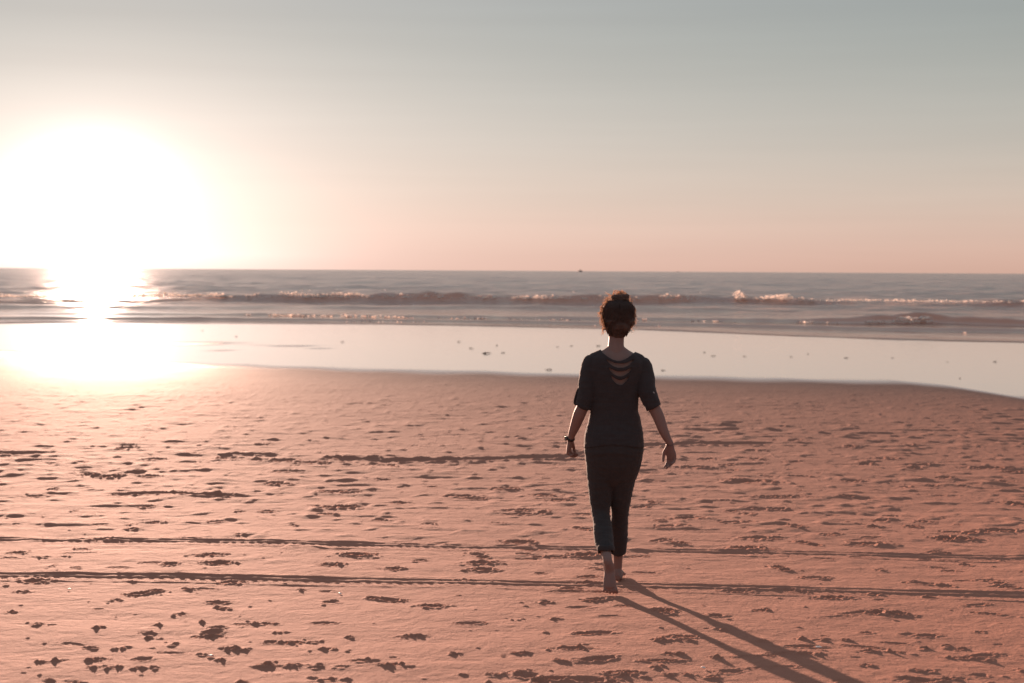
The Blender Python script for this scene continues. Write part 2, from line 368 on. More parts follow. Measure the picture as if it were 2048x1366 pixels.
xa, _a = ground(230, 990); xb, _b = ground(475, 992)
rut([(230, 988), (360, 987), (475, 992)], .07, .010, .016, False, xa, xb, .05)

nv = RR * CC
co = np.stack([X, Y, Z], -1).reshape(-1, 3).astype(np.float32)
def grid_mesh(name, co, RR, CC, attrs, mat):
    me = bpy.data.meshes.new(name); nv = RR * CC
    me.vertices.add(nv); me.vertices.foreach_set('co', co.ravel())
    i = np.arange(nv, dtype=np.int32).reshape(RR, CC)
    q = np.stack([i[:-1, :-1], i[:-1, 1:], i[1:, 1:], i[1:, :-1]], -1).reshape(-1, 4)
    me.loops.add(q.size); me.loops.foreach_set('vertex_index', q.ravel())
    me.polygons.add(len(q)); me.polygons.foreach_set('loop_start', np.arange(0, q.size, 4, dtype=np.int32))
    me.polygons.foreach_set('loop_total', np.full(len(q), 4, np.int32))
    me.update(calc_edges=True)
    me.polygons.foreach_set('use_smooth', np.ones(len(q), bool))
    for k, v in attrs.items():
        at = me.attributes.new(k, 'FLOAT', 'POINT'); at.data.foreach_set('value', v.astype(np.float32).ravel())
    me.materials.append(mat)
    o = bpy.data.objects.new(name, me); COL.objects.link(o); return o

m = Mat('sand'); v = m.obj()
wetA, dampA = m.attr('wet'), m.attr('damp')
n1 = m.noise(v, .35, 4); n2 = m.noise(v, 5, 5, .6); n3 = m.noise(v, 260, 2, .7)
c = m.mix(n1, (.355, .157, .103), (.415, .188, .127))
c = m.mix(m.math('MULTIPLY', n2, .55), c, (.28, .123, .084))
c = m.mix(m.math('MULTIPLY', m.math('SUBTRACT', n3, .42, clamp=True), 1.6), c, (.52, .28, .21))
dk = m.math('MULTIPLY', m.math('POWER', dampA, .8), .95)
c = m.mix(dk, c, (.095, .062, .052))
nb = m.bump(m.math('ADD', m.noise(v, 60, 3), m.math('MULTIPLY', n3, .6)), m.lerp(wetA, .55, .0), .006)
nb = m.bump(m.noise(v, 11, 4, .65), m.lerp(dampA, .8, .1), .016, nb)
nb = m.bump(m.noise(m.obj((.6, 1.6, 1)), 3.0, 3), m.lerp(wetA, .0, .055), .02, nb)
rg = m.lerp(wetA, m.lerp(dk, .9, .6), .045)
c = m.mix(wetA, c, (.78, .64, .57))  # wet sand paled: extra sky reflection put into its colour and metallic
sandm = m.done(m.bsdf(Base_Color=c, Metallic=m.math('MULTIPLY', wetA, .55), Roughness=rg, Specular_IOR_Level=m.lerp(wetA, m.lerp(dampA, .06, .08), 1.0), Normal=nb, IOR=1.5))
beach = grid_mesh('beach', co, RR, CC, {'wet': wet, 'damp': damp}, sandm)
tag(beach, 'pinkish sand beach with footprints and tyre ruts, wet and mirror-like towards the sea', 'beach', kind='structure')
def surf(x, y):
    r = np.clip(np.searchsorted(rows, y), 1, RR - 1); t = x / max(y, 1.6); c_ = np.clip(np.searchsorted(cols, t), 1, CC - 1)
    return float(Z[r - 1:r + 1, c_ - 1:c_ + 1].mean())

# ------------------------------------------------------------------ sea
srow = [0, .05, .12, .2, .3, .42, .55, .7, .9]
s_ = 1.1
while s_ < 28: srow.append(s_); s_ += .16
while s_ < 130: srow.append(s_); s_ += .28
while s_ < 12000: srow.append(s_); s_ *= 1.007
srow = np.array(srow)
scol = np.concatenate([-(.42 + np.cumsum(.002 * 1.14 ** np.arange(40)))[::-1], np.arange(-.42, .42, .0011), .42 + np.cumsum(.002 * 1.14 ** np.arange(40))])
SR, SCn = len(srow), len(scol)
# columns fan out from the viewpoint's foot; rows are distances behind the waterline, blending to straight lines far out
T = np.repeat(scol[None, :], SR, 0); s2 = np.repeat(srow[:, None], SCn, 1)
y0 = np.full(SCn, 55.0)
for _ in range(8): y0 = Yfront(scol * y0)
Ys = y0[None, :] + s2; Xs = T * Ys
ZL = prof(y0)[None, :] + .008
SEA = float(prof(58.)) + .03
Zs = ZL + (SEA - ZL) * sstep(0, 25, s2)
Zs = Zs + .035 * sstep(0, .35, s2) * np.exp(-s2 / 4.0) * (.8 + .8 * pnoise(Xs * .25, s2 * 0 + .7, 41))   # the lip of the swash
foam = .55 * np.exp(-((s2 - .25) / .25) ** 2) * np.clip(.4 + 2 * pnoise(Xs * .9, Ys * .9, 42), 0, 1)
murk = .30 + .6 * np.exp(-s2 / 55)
def wave(pts, A, wf, wb, wob=1.0, seed=0, lev=None, foamk=0., facek=1.0, env=None):
    global Zs, foam, murk
    q = sorted(at_level(px, py, (SEA + A * .0) if lev is None else lev) for px, py in pts)
    qx = np.array([a for a, b in q]); qy = np.array([b for a, b in q])
    yc = np.interp(Xs, qx, qy) + wob * pnoise(Xs * .06, Xs * 0 + seed + .5, 43 + seed) * 2 + wob * .5 * pnoise(Xs * .25, Xs * 0 + seed + .5, 53 + seed)
    amp = A * (.85 + .45 * pnoise(Xs * .05, Xs * 0 + 4.4, 60 + seed) + .25 * pnoise(Xs * .35, Xs * 0 + 1.4, 66 + seed))
    if env is not None:
        e = [(at_level(px, 600, SEA)[0] / at_level(px, 600, SEA)[1], k) for px, k in env]
        amp = amp * np.interp(Xs / Ys, [a for a, b in e], [b for a, b in e])
    d = Ys - yc
    h = np.where(d < 0, np.exp(-(np.abs(d) / wf) ** 1.7), np.exp(-(d / wb) ** 1.3))
    tur = 1 + .25 * pnoise(Xs * .9, Ys * .9, 71 + seed) * (foamk > 0)
    Zs = Zs + amp * h * tur
    rel = amp / max(A, 1e-6)
    top = np.exp(-((d + wf * .15) / (wf * .45)) ** 2)
    foam = np.maximum(foam, foamk * top * np.clip(-.1 + 2.4 * pnoise(Xs * .35, Ys * .2, 81 + seed) + 1.2 * pnoise(Xs * 1.6, Ys * 1.3, 83 + seed), 0, 1) * np.clip(rel, 0, 1.2))
    murk = np.maximum(murk, facek * np.exp(-((d + wf * .7) / (wf * 1.2)) ** 2) * np.clip(rel, 0, 1))
    return (lambda x: np.interp(x, qx, qy) + wob * pnoise(x * .06, x * 0 + seed + .5, 43 + seed) * 2 + wob * .5 * pnoise(x * .25, x * 0 + seed + .5, 53 + seed))
# main breaker, far out
BR = [(-900, 602), (0, 604), (500, 603), (1024, 606), (1500, 609), (2048, 616), (2900, 624)]
Ybr = wave(BR, .70, 2.0, 12, 1.0, 0, foamk=.9, env=[(0, .28), (400, .5), (650, .85), (1100, .9), (1230, .95), (1450, 1.0), (1700, .8), (1900, .75), (2048, .8)])
wave([(-900, 583), (300, 575), (500, 577), (650, 577), (900, 580), (2048, 590), (2900, 595)], .13, 4, 22, 2.0, 1, foamk=0, facek=.6, env=[(0, .6), (380, 1), (620, 1), (720, .4), (2048, .5)])
# broken water in front of it
wave([(-900, 612), (0, 614), (1024, 617), (2048, 625), (2900, 634)], .14, 1.5, 5, 1.0, 2, foamk=.35, facek=.4)
# inner waves
Yin = wave([(-900, 624), (0, 628), (500, 629), (1024, 637), (1400, 641), (1700, 645), (1830, 644), (1900, 646), (2048, 652), (2900, 665)], .22, .8, 4, .8, 3, foamk=.5, facek=.9,
     env=[(0, .35), (600, .6), (1200, .75), (1600, .9), (1740, 1.9), (1850, 2.2), (1900, 1.6), (2048, 1.5)])
Y4 = wave([(-900, 632), (0, 636), (400, 636), (700, 640), (1024, 645), (1400, 651), (1700, 660), (2048, 664), (2900, 680)], .15, .6, 3, .5, 4, foamk=.25, facek=.9, env=[(0, .7), (900, .8), (1500, 1.1), (2048, 1.3)])
wave([(1400, 657), (1600, 662), (1750, 666), (2048, 676), (2900, 690)], .05, .5, 2, .3, 5, foamk=.1, facek=.8, env=[(0, 0), (1300, 0), (1550, 1), (1750, 1), (1850, .2), (2048, .4)])
# chop
far = sstep(6, 40, s2)
def so_(lam, amp, seed, ax=.45):
    fade = np.clip(lam / (np.gradient(srow)[:, None] * 2.5) - .3, 0, 1); return amp * pnoise(Xs / lam * ax, Ys / lam, seed) * fade
Zs = Zs + far * (so_(7, .30, 91, .8) + so_(3, .14, 92, .8) + so_(1.2, .03, 93)) + (1 - far) * so_(1.4, .006, 94)
Zs = Zs + sstep(90, 200, s2) * so_(24, .5, 95, .3)
zone = np.exp(-((Ys - Ybr(Xs) + 7) / 6) ** 2)
foam = np.maximum(foam, zone * .55 * np.clip(-.15 + 2 * pnoise(Xs * .5, Ys * .5, 96) + 1.0 * pnoise(Xs * 2, Ys * 2, 97), 0, 1))
foam = np.maximum(foam, np.exp(-((Ys - Ybr(Xs) + 1.6) / 1.6) ** 2) * np.clip(.04 + .9 * pnoise(Xs * .12, Ys * .1, 101) + .5 * pnoise(Xs * .9, Ys * .9, 102), 0, .8))
foam = np.maximum(foam, .9 * np.clip(2.5 * pnoise(Xs * .05, Ys * .45, 98) - .1, 0, 1) * np.exp(-s2 / 14) * np.clip(.5 + 2 * pnoise(Xs * 1.1, Ys * 1.3, 99), 0, 1) * .5)
m = Mat('sea_water'); v = m.obj()
fo = m.attr('foam'); mu = m.attr('murk'); de = m.attr('chop')
wv = m.math('ADD', m.noise(m.obj((.9, 1.0, 1)), .9, 5, .62), m.math('MULTIPLY', m.noise(m.obj((.9, 1, 1)), .16, 4, .6), 2.6))
wv = m.math('ADD', wv, m.math('MULTIPLY', m.noise(m.obj((.9, 1, 1)), .035, 3, .6), 7.0))
wv = m.math('ADD', wv, m.math('MULTIPLY', m.noise(m.obj((.8, 1, 1)), .008, 3, .6), 20.0))
nb = m.bump(wv, m.lerp(de, .06, .72), .42)
col = m.mix(mu, (.21, .17, .155), (.85, .42, .29))
w1 = m.bsdf(Base_Color=col, Roughness=m.lerp(de, .06, .20), Specular_IOR_Level=m.lerp(mu, .85, .10), IOR=1.33, Normal=nb)
tr = m.n('ShaderNodeBsdfTranslucent'); m.put(tr.inputs[0], m.mix(mu, (.03, .05, .05), (.42, .19, .13)))
x1 = m.n('ShaderNodeMixShader'); m.put(x1.inputs[0], m.math('MULTIPLY', mu, .32)); m.t.links.new(w1, x1.inputs[1]); m.t.links.new(tr.outputs[0], x1.inputs[2])
f1 = m.bsdf(Base_Color=m.mix(mu, (.80, .74, .72), (.85, .48, .36)), Roughness=.7, Normal=m.bump(m.noise(v, 6, 4), .8, .05))
ft = m.n('ShaderNodeBsdfTranslucent'); ft.inputs[0].default_value = (.8, .74, .7, 1)
x2 = m.n('ShaderNodeMixShader'); x2.inputs[0].default_value = .35; m.t.links.new(f1, x2.inputs[1]); m.t.links.new(ft.outputs[0], x2.inputs[2])
x3 = m.n('ShaderNodeMixShader'); m.put(x3.inputs[0], m.math('MULTIPLY', fo, m.math('ADD', m.noise(v, 3.5, 4), .35), clamp=True))
m.t.links.new(x1.outputs[0], x3.inputs[1]); m.t.links.new(x2.outputs[0], x3.inputs[2])
seam = m.done(x3.outputs[0])
sea = grid_mesh('sea', np.stack([Xs, Ys, Zs], -1).reshape(-1, 3).astype(np.float32), SR, SCn,
                {'foam': np.clip(foam, 0, 1), 'murk': np.clip(murk, 0, 1), 'chop': far}, seam)
tag(sea, 'grey-green sea with a line of low breakers and thin wash on the sand', 'sea', kind='structure')

# foam and spray thrown up along the crests: uncountable, one mesh
ico = bmesh.new(); bmesh.ops.create_icosphere(ico, subdivisions=1, radius=1.0)
iv = np.array([v.co for v in ico.verts]); ifc = np.array([[v.index for v in f.verts] for f in ico.faces]); ico.free()
FV, FF = [], []; cnt = 0
def foam_ball(x, y, z, r):
    global cnt
    sc = r * np.array([random.uniform(.9, 2.2), random.uniform(.7, 1.2), random.uniform(.5, 1.0)])
    a = random.uniform(0, 6.28); ca, sa = math.cos(a), math.sin(a)
    p = iv * (1 + .35 * rng.standard_normal((len(iv), 1))) * sc
    p = np.stack([p[:, 0], p[:, 1] * ca - p[:, 2] * sa, p[:, 1] * sa + p[:, 2] * ca], 1) + (x, y, z)
    FV.append(p); FF.append(ifc + cnt); cnt += len(iv)
def crest(fy, A, px0, px1, n, rmin, rmax, hgt, py=600, clump=.25, ofs=0.):
    for _ in range(n):
        px = random.uniform(px0, px1)
        t = (px - 1024) / F_PX
        y = float(fy(np.array([t * 100.])) [0]); y = float(fy(np.array([t * y]))[0]); x = t * y
        g = float(pnoise(np.array([x * clump]), np.array([.5]), 47)[0]) + .5 * float(pnoise(np.array([x * clump * 4]), np.array([.5]), 48)[0])
        if g < -.16 + random.uniform(-.15, .15): continue
        k = min(1, (g + .25) * 1.4); zc = SEA + A
        foam_ball(x, y + random.gauss(-.6 + ofs, .5), zc - .12 + random.random() ** 2.2 * hgt * k, random.uniform(rmin, rmax) * (1.2 - .5 * random.random()))
crest(Ybr, .50, 0, 2100, 2600, .02, .055, .20, clump=.35)
crest(Ybr, .52, 300, 1250, 1600, .025, .07, .30, clump=.5)
crest(Ybr, .50, 560, 920, 900, .02, .06, .35)
crest(Ybr, .52, 1265, 1400, 420, .02, .06, .45, clump=.4)
crest(Ybr, .56, 1465, 1520, 420, .02, .05, .85, clump=.3)
crest(Ybr, .56, 1520, 1575, 260, .02, .05, .6, clump=.5)
crest(Ybr, .5, 1610, 1740, 420, .02, .06, .3)
crest(Ybr, .0, 1860, 2120, 420, .02, .06, .15, clump=.6, ofs=-3.5)
crest(Ybr, .0, 200, 1700, 260, .02, .07, .12, clump=.8, ofs=-4.5)
crest(Yin, .20, 1650, 1900, 420, .015, .035, .07)
crest(Yin, .34, 1790, 1850, 330, .015, .04, .16, clump=.6)
crest(Yin, .14, 500, 1690, 1300, .015, .042, .06, clump=.5)
crest(Y4, .10, 700, 2100, 900, .012, .03, .04, clump=.7)
crest(Ybr, .0, 300, 2100, 160, .04, .10, .2, clump=1.5, ofs=26)
crest(Ybr, .0, 300, 2100, 160, .05, .12, .2, clump=1.2, ofs=60)
foamm = Mat('foam'); fb = foamm.bsdf(Base_Color=(.90, .84, .80), Roughness=.8)
ftn = foamm.n('ShaderNodeBsdfTranslucent'); ftn.inputs[0].default_value = (.98, .90, .84, 1)
fx = foamm.n('ShaderNodeMixShader'); fx.inputs[0].default_value = .7
foamm.t.links.new(fb, fx.inputs[1]); foamm.t.links.new(ftn.outputs[0], fx.inputs[2]); fm = foamm.done(fx.outputs[0])
fo_ = mesh_obj('foam', np.concatenate(FV), [tuple(f) for f in np.concatenate(FF)], fm)
tag(fo_, 'pinkish white foam and spray thrown up along the breaking waves', 'foam', kind='stuff')

#PART2
# ------------------------------------------------------------------ small things on the sand
scrapm = simple('seaweed', (.035, .024, .018), .9, bump=(60, .004), spec=.1)
shellm = simple('shell', (.80, .72, .66), .35, spec=.5, var=.05)
def scrap(x, y, z, w, h, seed, name='seaweed_scrap'):
    rs = random.Random(seed); vs, fs = [], []
    for k in range(rs.randint(5, 8)):              # ribbons of weed heaped together
        n = 9; a0 = rs.gauss(0, .35); px, py, pz = rs.gauss(0, w * .12), rs.gauss(0, w * .08), .004
        px -= w * .3 * math.cos(a0); b0 = len(vs); wd = w * rs.uniform(.03, .07)
        for i in range(n):
            t = i / (n - 1); a0 += rs.gauss(0, .35)
            px += math.cos(a0) * w * .075; py += math.sin(a0) * w * .06
            zz = .003 + h * rs.uniform(.5, 1) * math.sin(math.pi * t) ** .8; ww = wd * (math.sin(math.pi * min(1, t * .9 + .08)) ** .5)
            for sx, sz in ((-1, 0), (0, .35), (1, 0), (0, -.25)):
                vs.append((px - math.sin(a0) * ww * sx, py + math.cos(a0) * ww * sx, max(zz + sz * ww, -.004)))
        for i in range(n - 1):
            for j in range(4):
                p = b0 + i * 4 + j; q = b0 + i * 4 + (j + 1) % 4; fs.append((p, q, q + 4, p + 4))
        fs.append((b0, b0 + 1, b0 + 2, b0 + 3)); e = b0 + (n - 1) * 4; fs.append((e + 3, e + 2, e + 1, e))
    o = mesh_obj(name, vs, fs, scrapm); o.location = (x, y, z); return o
SW = [(1097, 740, 34, 6, 'dark brown clump of seaweed at the edge of the wet sand, left of the woman'),
      (1326, 741, 20, 4, 'small dark seaweed clump on the wet sand just right of the woman'),
      (1197, 692, 22, 4, 'short dark seaweed strand on the wet sand by the woman\'s neck'),
      (972, 707, 42, 6, 'widest seaweed scrap on the mirror-like wet sand, halfway along the beach'),
      (943, 697, 22, 5, 'seaweed scrap lying just behind the widest scrap on the wet sand'),
      (1006, 706, 20, 3, 'thin seaweed scrap touching the right end of the widest scrap'),
      (994, 691, 12, 5, 'tiny upright tuft of seaweed behind the widest scrap'),
      (918, 684, 14, 6, 'small tuft of seaweed farthest out on the wet sand near the middle'),
      (1115, 694, 14, 3, 'left one of two small seaweed bits on the wet sand beside the woman'),
      (1142, 692, 16, 3, 'right one of two small seaweed bits on the wet sand beside the woman'),
      (1409, 705, 12, 4, 'seaweed bit on the wet sand, first to the right of the woman\'s shoulder'),
      (1428, 712, 20, 3, 'flat seaweed bit nearer the dry sand, right of the woman\'s shoulder'),
      (1489, 713, 16, 3, 'lone flat seaweed bit on the wet sand right of the woman'),
      (1582, 714, 18, 4, 'seaweed bit on the wet sand below a slightly farther upright one'),
      (1616, 708, 10, 4, 'small upright seaweed bit on the wet sand towards the right'),
      (1692, 716, 18, 3, 'dark flat seaweed bit on the wet sand, well to the right'),
      (1785, 716, 14, 3, 'faint seaweed bit on the wet sand between two darker ones at right'),
      (1990, 724, 20, 4, 'dark seaweed scrap on the wet sand, farthest right of all'),
      (1895, 724, 10, 3, 'tiny seaweed bit left of the farthest right scrap'),
      (1920, 757, 10, 4, 'tiny seaweed bit close to the dry sand at far right'),
      (472, 673, 12, 4, 'small dark seaweed bit on the bright wet sand nearest the sun glare'),
      (684, 684, 16, 5, 'small dark seaweed tuft on the wet sand left of the middle'),
      (405, 661, 12, 3, 'seaweed bit close to the thin wash beside the sun glare')]
for i, (px, py, w, h, lab) in enumerate(SW):
    x, y = ground(px, py); w_ = w / F_PX * y
    o = scrap(x, y, float(prof(y)) + .002, w_ * .60, h / F_PX * y * .34, 100 + i)
    tag(o, lab, 'seaweed', 'seaweed scraps on the wet sand')
SH = [(138, 1180, 'white shell fragment on the sand at left, just below the nearer tyre rut'),
      (421, 1314, 'white shell fragment among footprints near the bottom left'),
      (682, 1186, 'white shell fragment below the nearer tyre rut, left of the middle'),
      (1408, 1338, 'white shell fragment near the bottom, left of the long leg shadows'),
      (8, 757, 'white shell fragment far up the sand at the left edge'),
      (1636, 1298, 'white shell fragment on the sand to the right, by the leg shadows')]
for i, (px, py, lab) in enumerate(SH):
    x, y = ground(px, py); n = 9; vs = []; fs = []
    for a in range(n):
        t = -1.1 + 2.2 * a / (n - 1)
        for k in range(5):
            r = .002 + .013 * k / 4 * (1 + .12 * math.cos(a * math.pi)); hh = .0075 * math.sin(math.pi * (k + .6) / 5)
            vs.append((r * math.sin(t), r * math.cos(t), hh)); 
    for a in range(n - 1):
        for k in range(4): p = a * 5 + k; fs.append((p, p + 5, p + 6, p + 1))
    o = mesh_obj('shell_fragment', vs, fs, shellm); sm_ = o.modifiers.new('thick', 'SOLIDIFY'); sm_.thickness = .0015
    o.location = (x, y, surf(x, y) + .001); o.rotation_euler = (random.uniform(-.2, .5), 0, random.uniform(0, 6)); s__ = random.uniform(.7, 1.2); o.scale = (s__,) * 3
    tag(o, lab, 'shell', 'shell fragments on the sand')

# ------------------------------------------------------------------ boats on the horizon
hullm = simple('boat_hull', (.10, .09, .10), .6); cabm = simple('boat_cabin', (.30, .27, .26), .6)
def lofted(secs):
    n = len(secs[0]); vs = [p for s in secs for p in s]; fs = []
    for i in range(len(secs) - 1):
        for j in range(n): p = i * n + j; q = i * n + (j + 1) % n; fs.append((p, q, q + n, p + n))
    fs.append(tuple(range(n))[::-1]); fs.append(tuple((len(secs) - 1) * n + j for j in range(n))); return vs, fs
def boxv(x0, x1, y0, y1, z0, z1, tx=0., ty=0.):
    return lofted([[(x0, y0, z0), (x1, y0, z0), (x1, y1, z0), (x0, y1, z0)], [(x0 + tx, y0 + ty, z1), (x1 - tx, y0 + ty, z1), (x1 - tx, y1 - ty, z1), (x0 + tx, y1 - ty, z1)]])
def boat(px, Yd, Ln, lab, heading=0.):
    d = ray(px, 545); x = d[0] / d[1] * Yd
    e = empty('fishing_boat', (x, Yd, SEA)); e.rotation_euler.z = heading
    tag(e, lab, 'boat', 'small boats on the horizon')
    secs = []
    for i in range(13):
        t = i / 12; xx = (t - .5) * Ln; wd = Ln * .15 * (1 - abs(max(0, (t - .45) / .55)) ** 2.4) * (1 - .15 * (1 - t)) + .02
        dk_ = Ln * (.11 + .09 * t ** 2.5); secs.append([(xx, -wd, dk_), (xx * .98, -wd * .75, Ln * .02), (xx * .95, 0, -Ln * .04), (xx * .98, wd * .75, Ln * .02), (xx, wd, dk_)])
    mesh_obj('hull', *lofted(secs), hullm, e)
    mesh_obj('cabin', *boxv(-Ln * .05, Ln * .2, -Ln * .08, Ln * .08, Ln * .11, Ln * .33, Ln * .02, .01 * Ln), cabm, e, smooth=False)
    mesh_obj('mast', *boxv(-Ln * .1, -Ln * .085, -Ln * .008, Ln * .008, Ln * .1, Ln * .5, Ln * .003, 0), hullm, e, smooth=False)
    vs, fs = boxv(-Ln * .4, -Ln * .09, -Ln * .006, Ln * .006, 0, Ln * .012); vs = [(a, b, c + Ln * (.22 + (-a / Ln - .09) * .35)) for a, b, c in vs]
    mesh_obj('boom', vs, fs, hullm, e, smooth=False)
boat(1160, 3600, 15, 'small dark fishing boat on the horizon, left above the woman\'s head', .5)
boat(1356, 6500, 11, 'tiny faint boat on the horizon, to the right of the woman\'s head', 2.4)

# ------------------------------------------------------------------ the woman
dg = lambda: bpy.context.evaluated_depsgraph_get()
OX = at_depth(1235, 1165, YW)[0]
BY = -.15
Q = lambda px, py, yl: at_depth(px, py, YW + yl)
def P(px, py, yl=0.):                    # a point seen at (px, py), yl metres beyond the woman's own depth
    return at_depth(px, py, YW + yl + BY * min(1, max(0, (1110 - py) / 110)))
def ringv(c, u, v, ru, rv, n=20, sq=2.0):
    out = []
    for i in range(n):
        a = 2 * math.pi * i / n; ca, sa = math.cos(a), math.sin(a)
        out.append(c + u * ru * abs(ca) ** (2 / sq) * (1 if ca > 0 else -1) + v * rv * abs(sa) ** (2 / sq) * (1 if sa > 0 else -1))
    return out
class Soup:
    def __init__(s): s.v = []; s.f = []
    def add(s, vs, fs):
        b = len(s.v); s.v += [tuple(map(float, p)) for p in vs]; s.f += [tuple(i + b for i in f) for f in fs]
    def rings(s, rr):
        n = len(rr[0]); vs = [p for r in rr for p in r]; fs = []
        for i in range(len(rr) - 1):
            for j in range(n): p = i * n + j; q = i * n + (j + 1) % n; fs.append((p, q, q + n, p + n))
        c0 = len(vs); vs.append(np.mean(rr[0], 0)); vs.append(np.mean(rr[-1], 0))
        for j in range(n): fs.append((c0, (j + 1) % n, j)); b = (len(rr) - 1) * n; fs.append((c0 + 1, b + j, b + (j + 1) % n))
        s.add(vs, fs)
    def tube(s, pts, ref=(0, 1, 0), n=18, infl=0., sub=4, cap=True):
        """pts: (point, radius sideways, radius fore-aft); smoothed with Catmull-Rom, rounded at the ends"""
        A = np.array([[*p, ru + infl, rv + infl] for p, ru, rv in pts]); q = np.vstack([2 * A[0] - A[1], A, 2 * A[-1] - A[-2]]); o = []
        for i in range(1, len(q) - 2):
            for k in range(sub):
                t = k / sub; o.append(.5 * ((2 * q[i]) + (q[i + 1] - q[i - 1]) * t + (2 * q[i - 1] - 5 * q[i] + 4 * q[i + 1] - q[i + 2]) * t * t + (3 * q[i] - q[i - 1] - 3 * q[i + 1] + q[i + 2]) * t ** 3))
        o.append(A[-1]); o = np.array(o); rr = []
        tg = np.gradient(o[:, :3], axis=0); tg /= np.linalg.norm(tg, axis=1)[:, None] + 1e-9
        ref = np.array(ref, float)
        def frame(t):
            v = ref - t * ref.dot(t); v /= np.linalg.norm(v) + 1e-9; u = np.cross(v, t); return u, v
        if cap:
            u, v = frame(tg[0])
            for k in (.25, .55, .8, .95): a = math.sqrt(1 - (1 - k) ** 2) ; rr.append(ringv(o[0, :3] - tg[0] * min(o[0, 3:5]) * (1 - k) , u, v, o[0, 3] * a, o[0, 4] * a, n))
        for i in range(len(o)): u, v = frame(tg[i]); rr.append(ringv(o[i, :3], u, v, max(o[i, 3], .001), max(o[i, 4], .001), n))
        if cap:
            u, v = frame(tg[-1])
            for k in (.95, .8, .55, .25): a = math.sqrt(1 - (1 - k) ** 2); rr.append(ringv(o[-1, :3] + tg[-1] * min(o[-1, 3:5]) * (1 - k), u, v, o[-1, 3] * a, o[-1, 4] * a, n))
        s.rings(rr)
    def ball(s, c, rx, ry, rz, rot=None, n=20):
        c = np.array(c, float); rr = []
        for i in range(1, n // 2):
            a = math.pi * i / (n // 2); rr.append([c + np.array([rx * math.sin(a) * math.cos(t), ry * math.sin(a) * math.sin(t), rz * math.cos(a)]) for t in np.arange(n) * 2 * math.pi / n])
        s.rings(rr)
    def remesh(s, name, voxel, smooth=3, fac=.5):
        o = mesh_obj(name + '_tmp', s.v, s.f); bm = bmesh.new(); bm.from_mesh(o.data); bmesh.ops.recalc_face_normals(bm, faces=bm.faces); bm.to_mesh(o.data); bm.free()
        r = o.modifiers.new('r', 'REMESH'); r.mode = 'VOXEL'; r.voxel_size = voxel
        if smooth: q = o.modifiers.new('s', 'SMOOTH'); q.factor = fac; q.iterations = smooth
        me = bpy.data.meshes.new_from_object(o.evaluated_get(dg())); me.name = name; bpy.data.objects.remove(o); return me

def torso(infl, low=True):
    rows_ = [  # y px, left px, right px, fore-aft radius, centre offset (+ is away from the camera)
        (930, 1176, 1278, .105, -.005), (900, 1172, 1283, .118, -.012), (870, 1174, 1282, .112, -.008), (845, 1180, 1278, .098, 0), (818, 1184, 1272, .090, .004),
        (785, 1182, 1274, .098, .010), (755, 1180, 1280, .104, .012), (735, 1178, 1286, .098, .008), (720, 1180, 1284, .082, .002), (710, 1190, 1274, .066, -.002), (702, 1204, 1260, .052, -.002)]
    out = []
    for py, xl, xr, ry, oy in rows_:
        a, b = P(xl, py, oy), P(xr, py, oy); out.append(((a + b) / 2, abs(b[0] - a[0]) / 2, ry))
    return out
def torso_add(S_, infl=0.):
    rr = torso(infl); A = np.array([[*p, a, b] for p, a, b in rr]); q = np.vstack([2 * A[0] - A[1], A, 2 * A[-1] - A[-2]]); o = []
    for i in range(1, len(q) - 2):
        for k in range(4):
            t = k / 4; o.append(.5 * ((2 * q[i]) + (q[i + 1] - q[i - 1]) * t + (2 * q[i - 1] - 5 * q[i] + 4 * q[i + 1] - q[i + 2]) * t * t + (3 * q[i] - q[i - 1] - 3 * q[i + 1] + q[i + 2]) * t ** 3))
    o.append(A[-1])
    S_.rings([ringv(r[:3], np.array([1., 0, 0]), np.array([0, 1., 0]), r[3] + infl, r[4] + infl, 32, 2.35) for r in o])
armL = [(P(1184, 727, 0), .046, .046), (P(1179, 748, -.005), .047, .047), (P(1174, 782, -.02), .043, .044), (P(1166, 812, -.03), .036, .038), (P(1159, 828, -.02), .036, .037),
        (P(1151, 850, .01), .031, .033), (P(1144, 868, .035), .023, .026), (P(1141, 878, .05), .019, .023)]
armR = [(P(1284, 733, 0), .046, .046), (P(1289, 752, -.01), .047, .047), (P(1294, 782, -.04), .043, .044), (P(1307, 814, -.06), .036, .038), (P(1316, 832, -.065), .035, .036),
        (P(1327, 862, -.075), .029, .031), (P(1336, 880, -.08), .022, .024), (P(1340, 888, -.08), .019, .021)]
gx_, gy_ = ground(1220, 1188); yt = gy_ - YW; print('TOE', yt)
legL = [(P(1204, 900, -.005), .080, .095), (P(1202, 940, 0), .072, .088), (Q(1201, 990, -.14), .058, .070), (Q(1201.5, 1026, -.155), .0420, .056), (Q(1204.8, 1050, -.21), .0430, .052), (Q(1208, 1080, -.30), .0395, .045), (Q(1212, 1104, -.39), .030, .035), (Q(1215, 1120, yt + .045), .025, .030)]
legR = [(P(1252, 900, 0), .080, .095), (P(1247, 940, .01), .070, .088), (Q(1241, 990, -.11), .056, .068), (Q(1239.8, 1026, -.07), .0405, .053), (Q(1238, 1050, -.05), .0425, .052), (Q(1236.5, 1085, -.03), .038, .044), (Q(1236, 1115, -.01), .028, .034), (Q(1235, 1142, .0), .025, .031)]

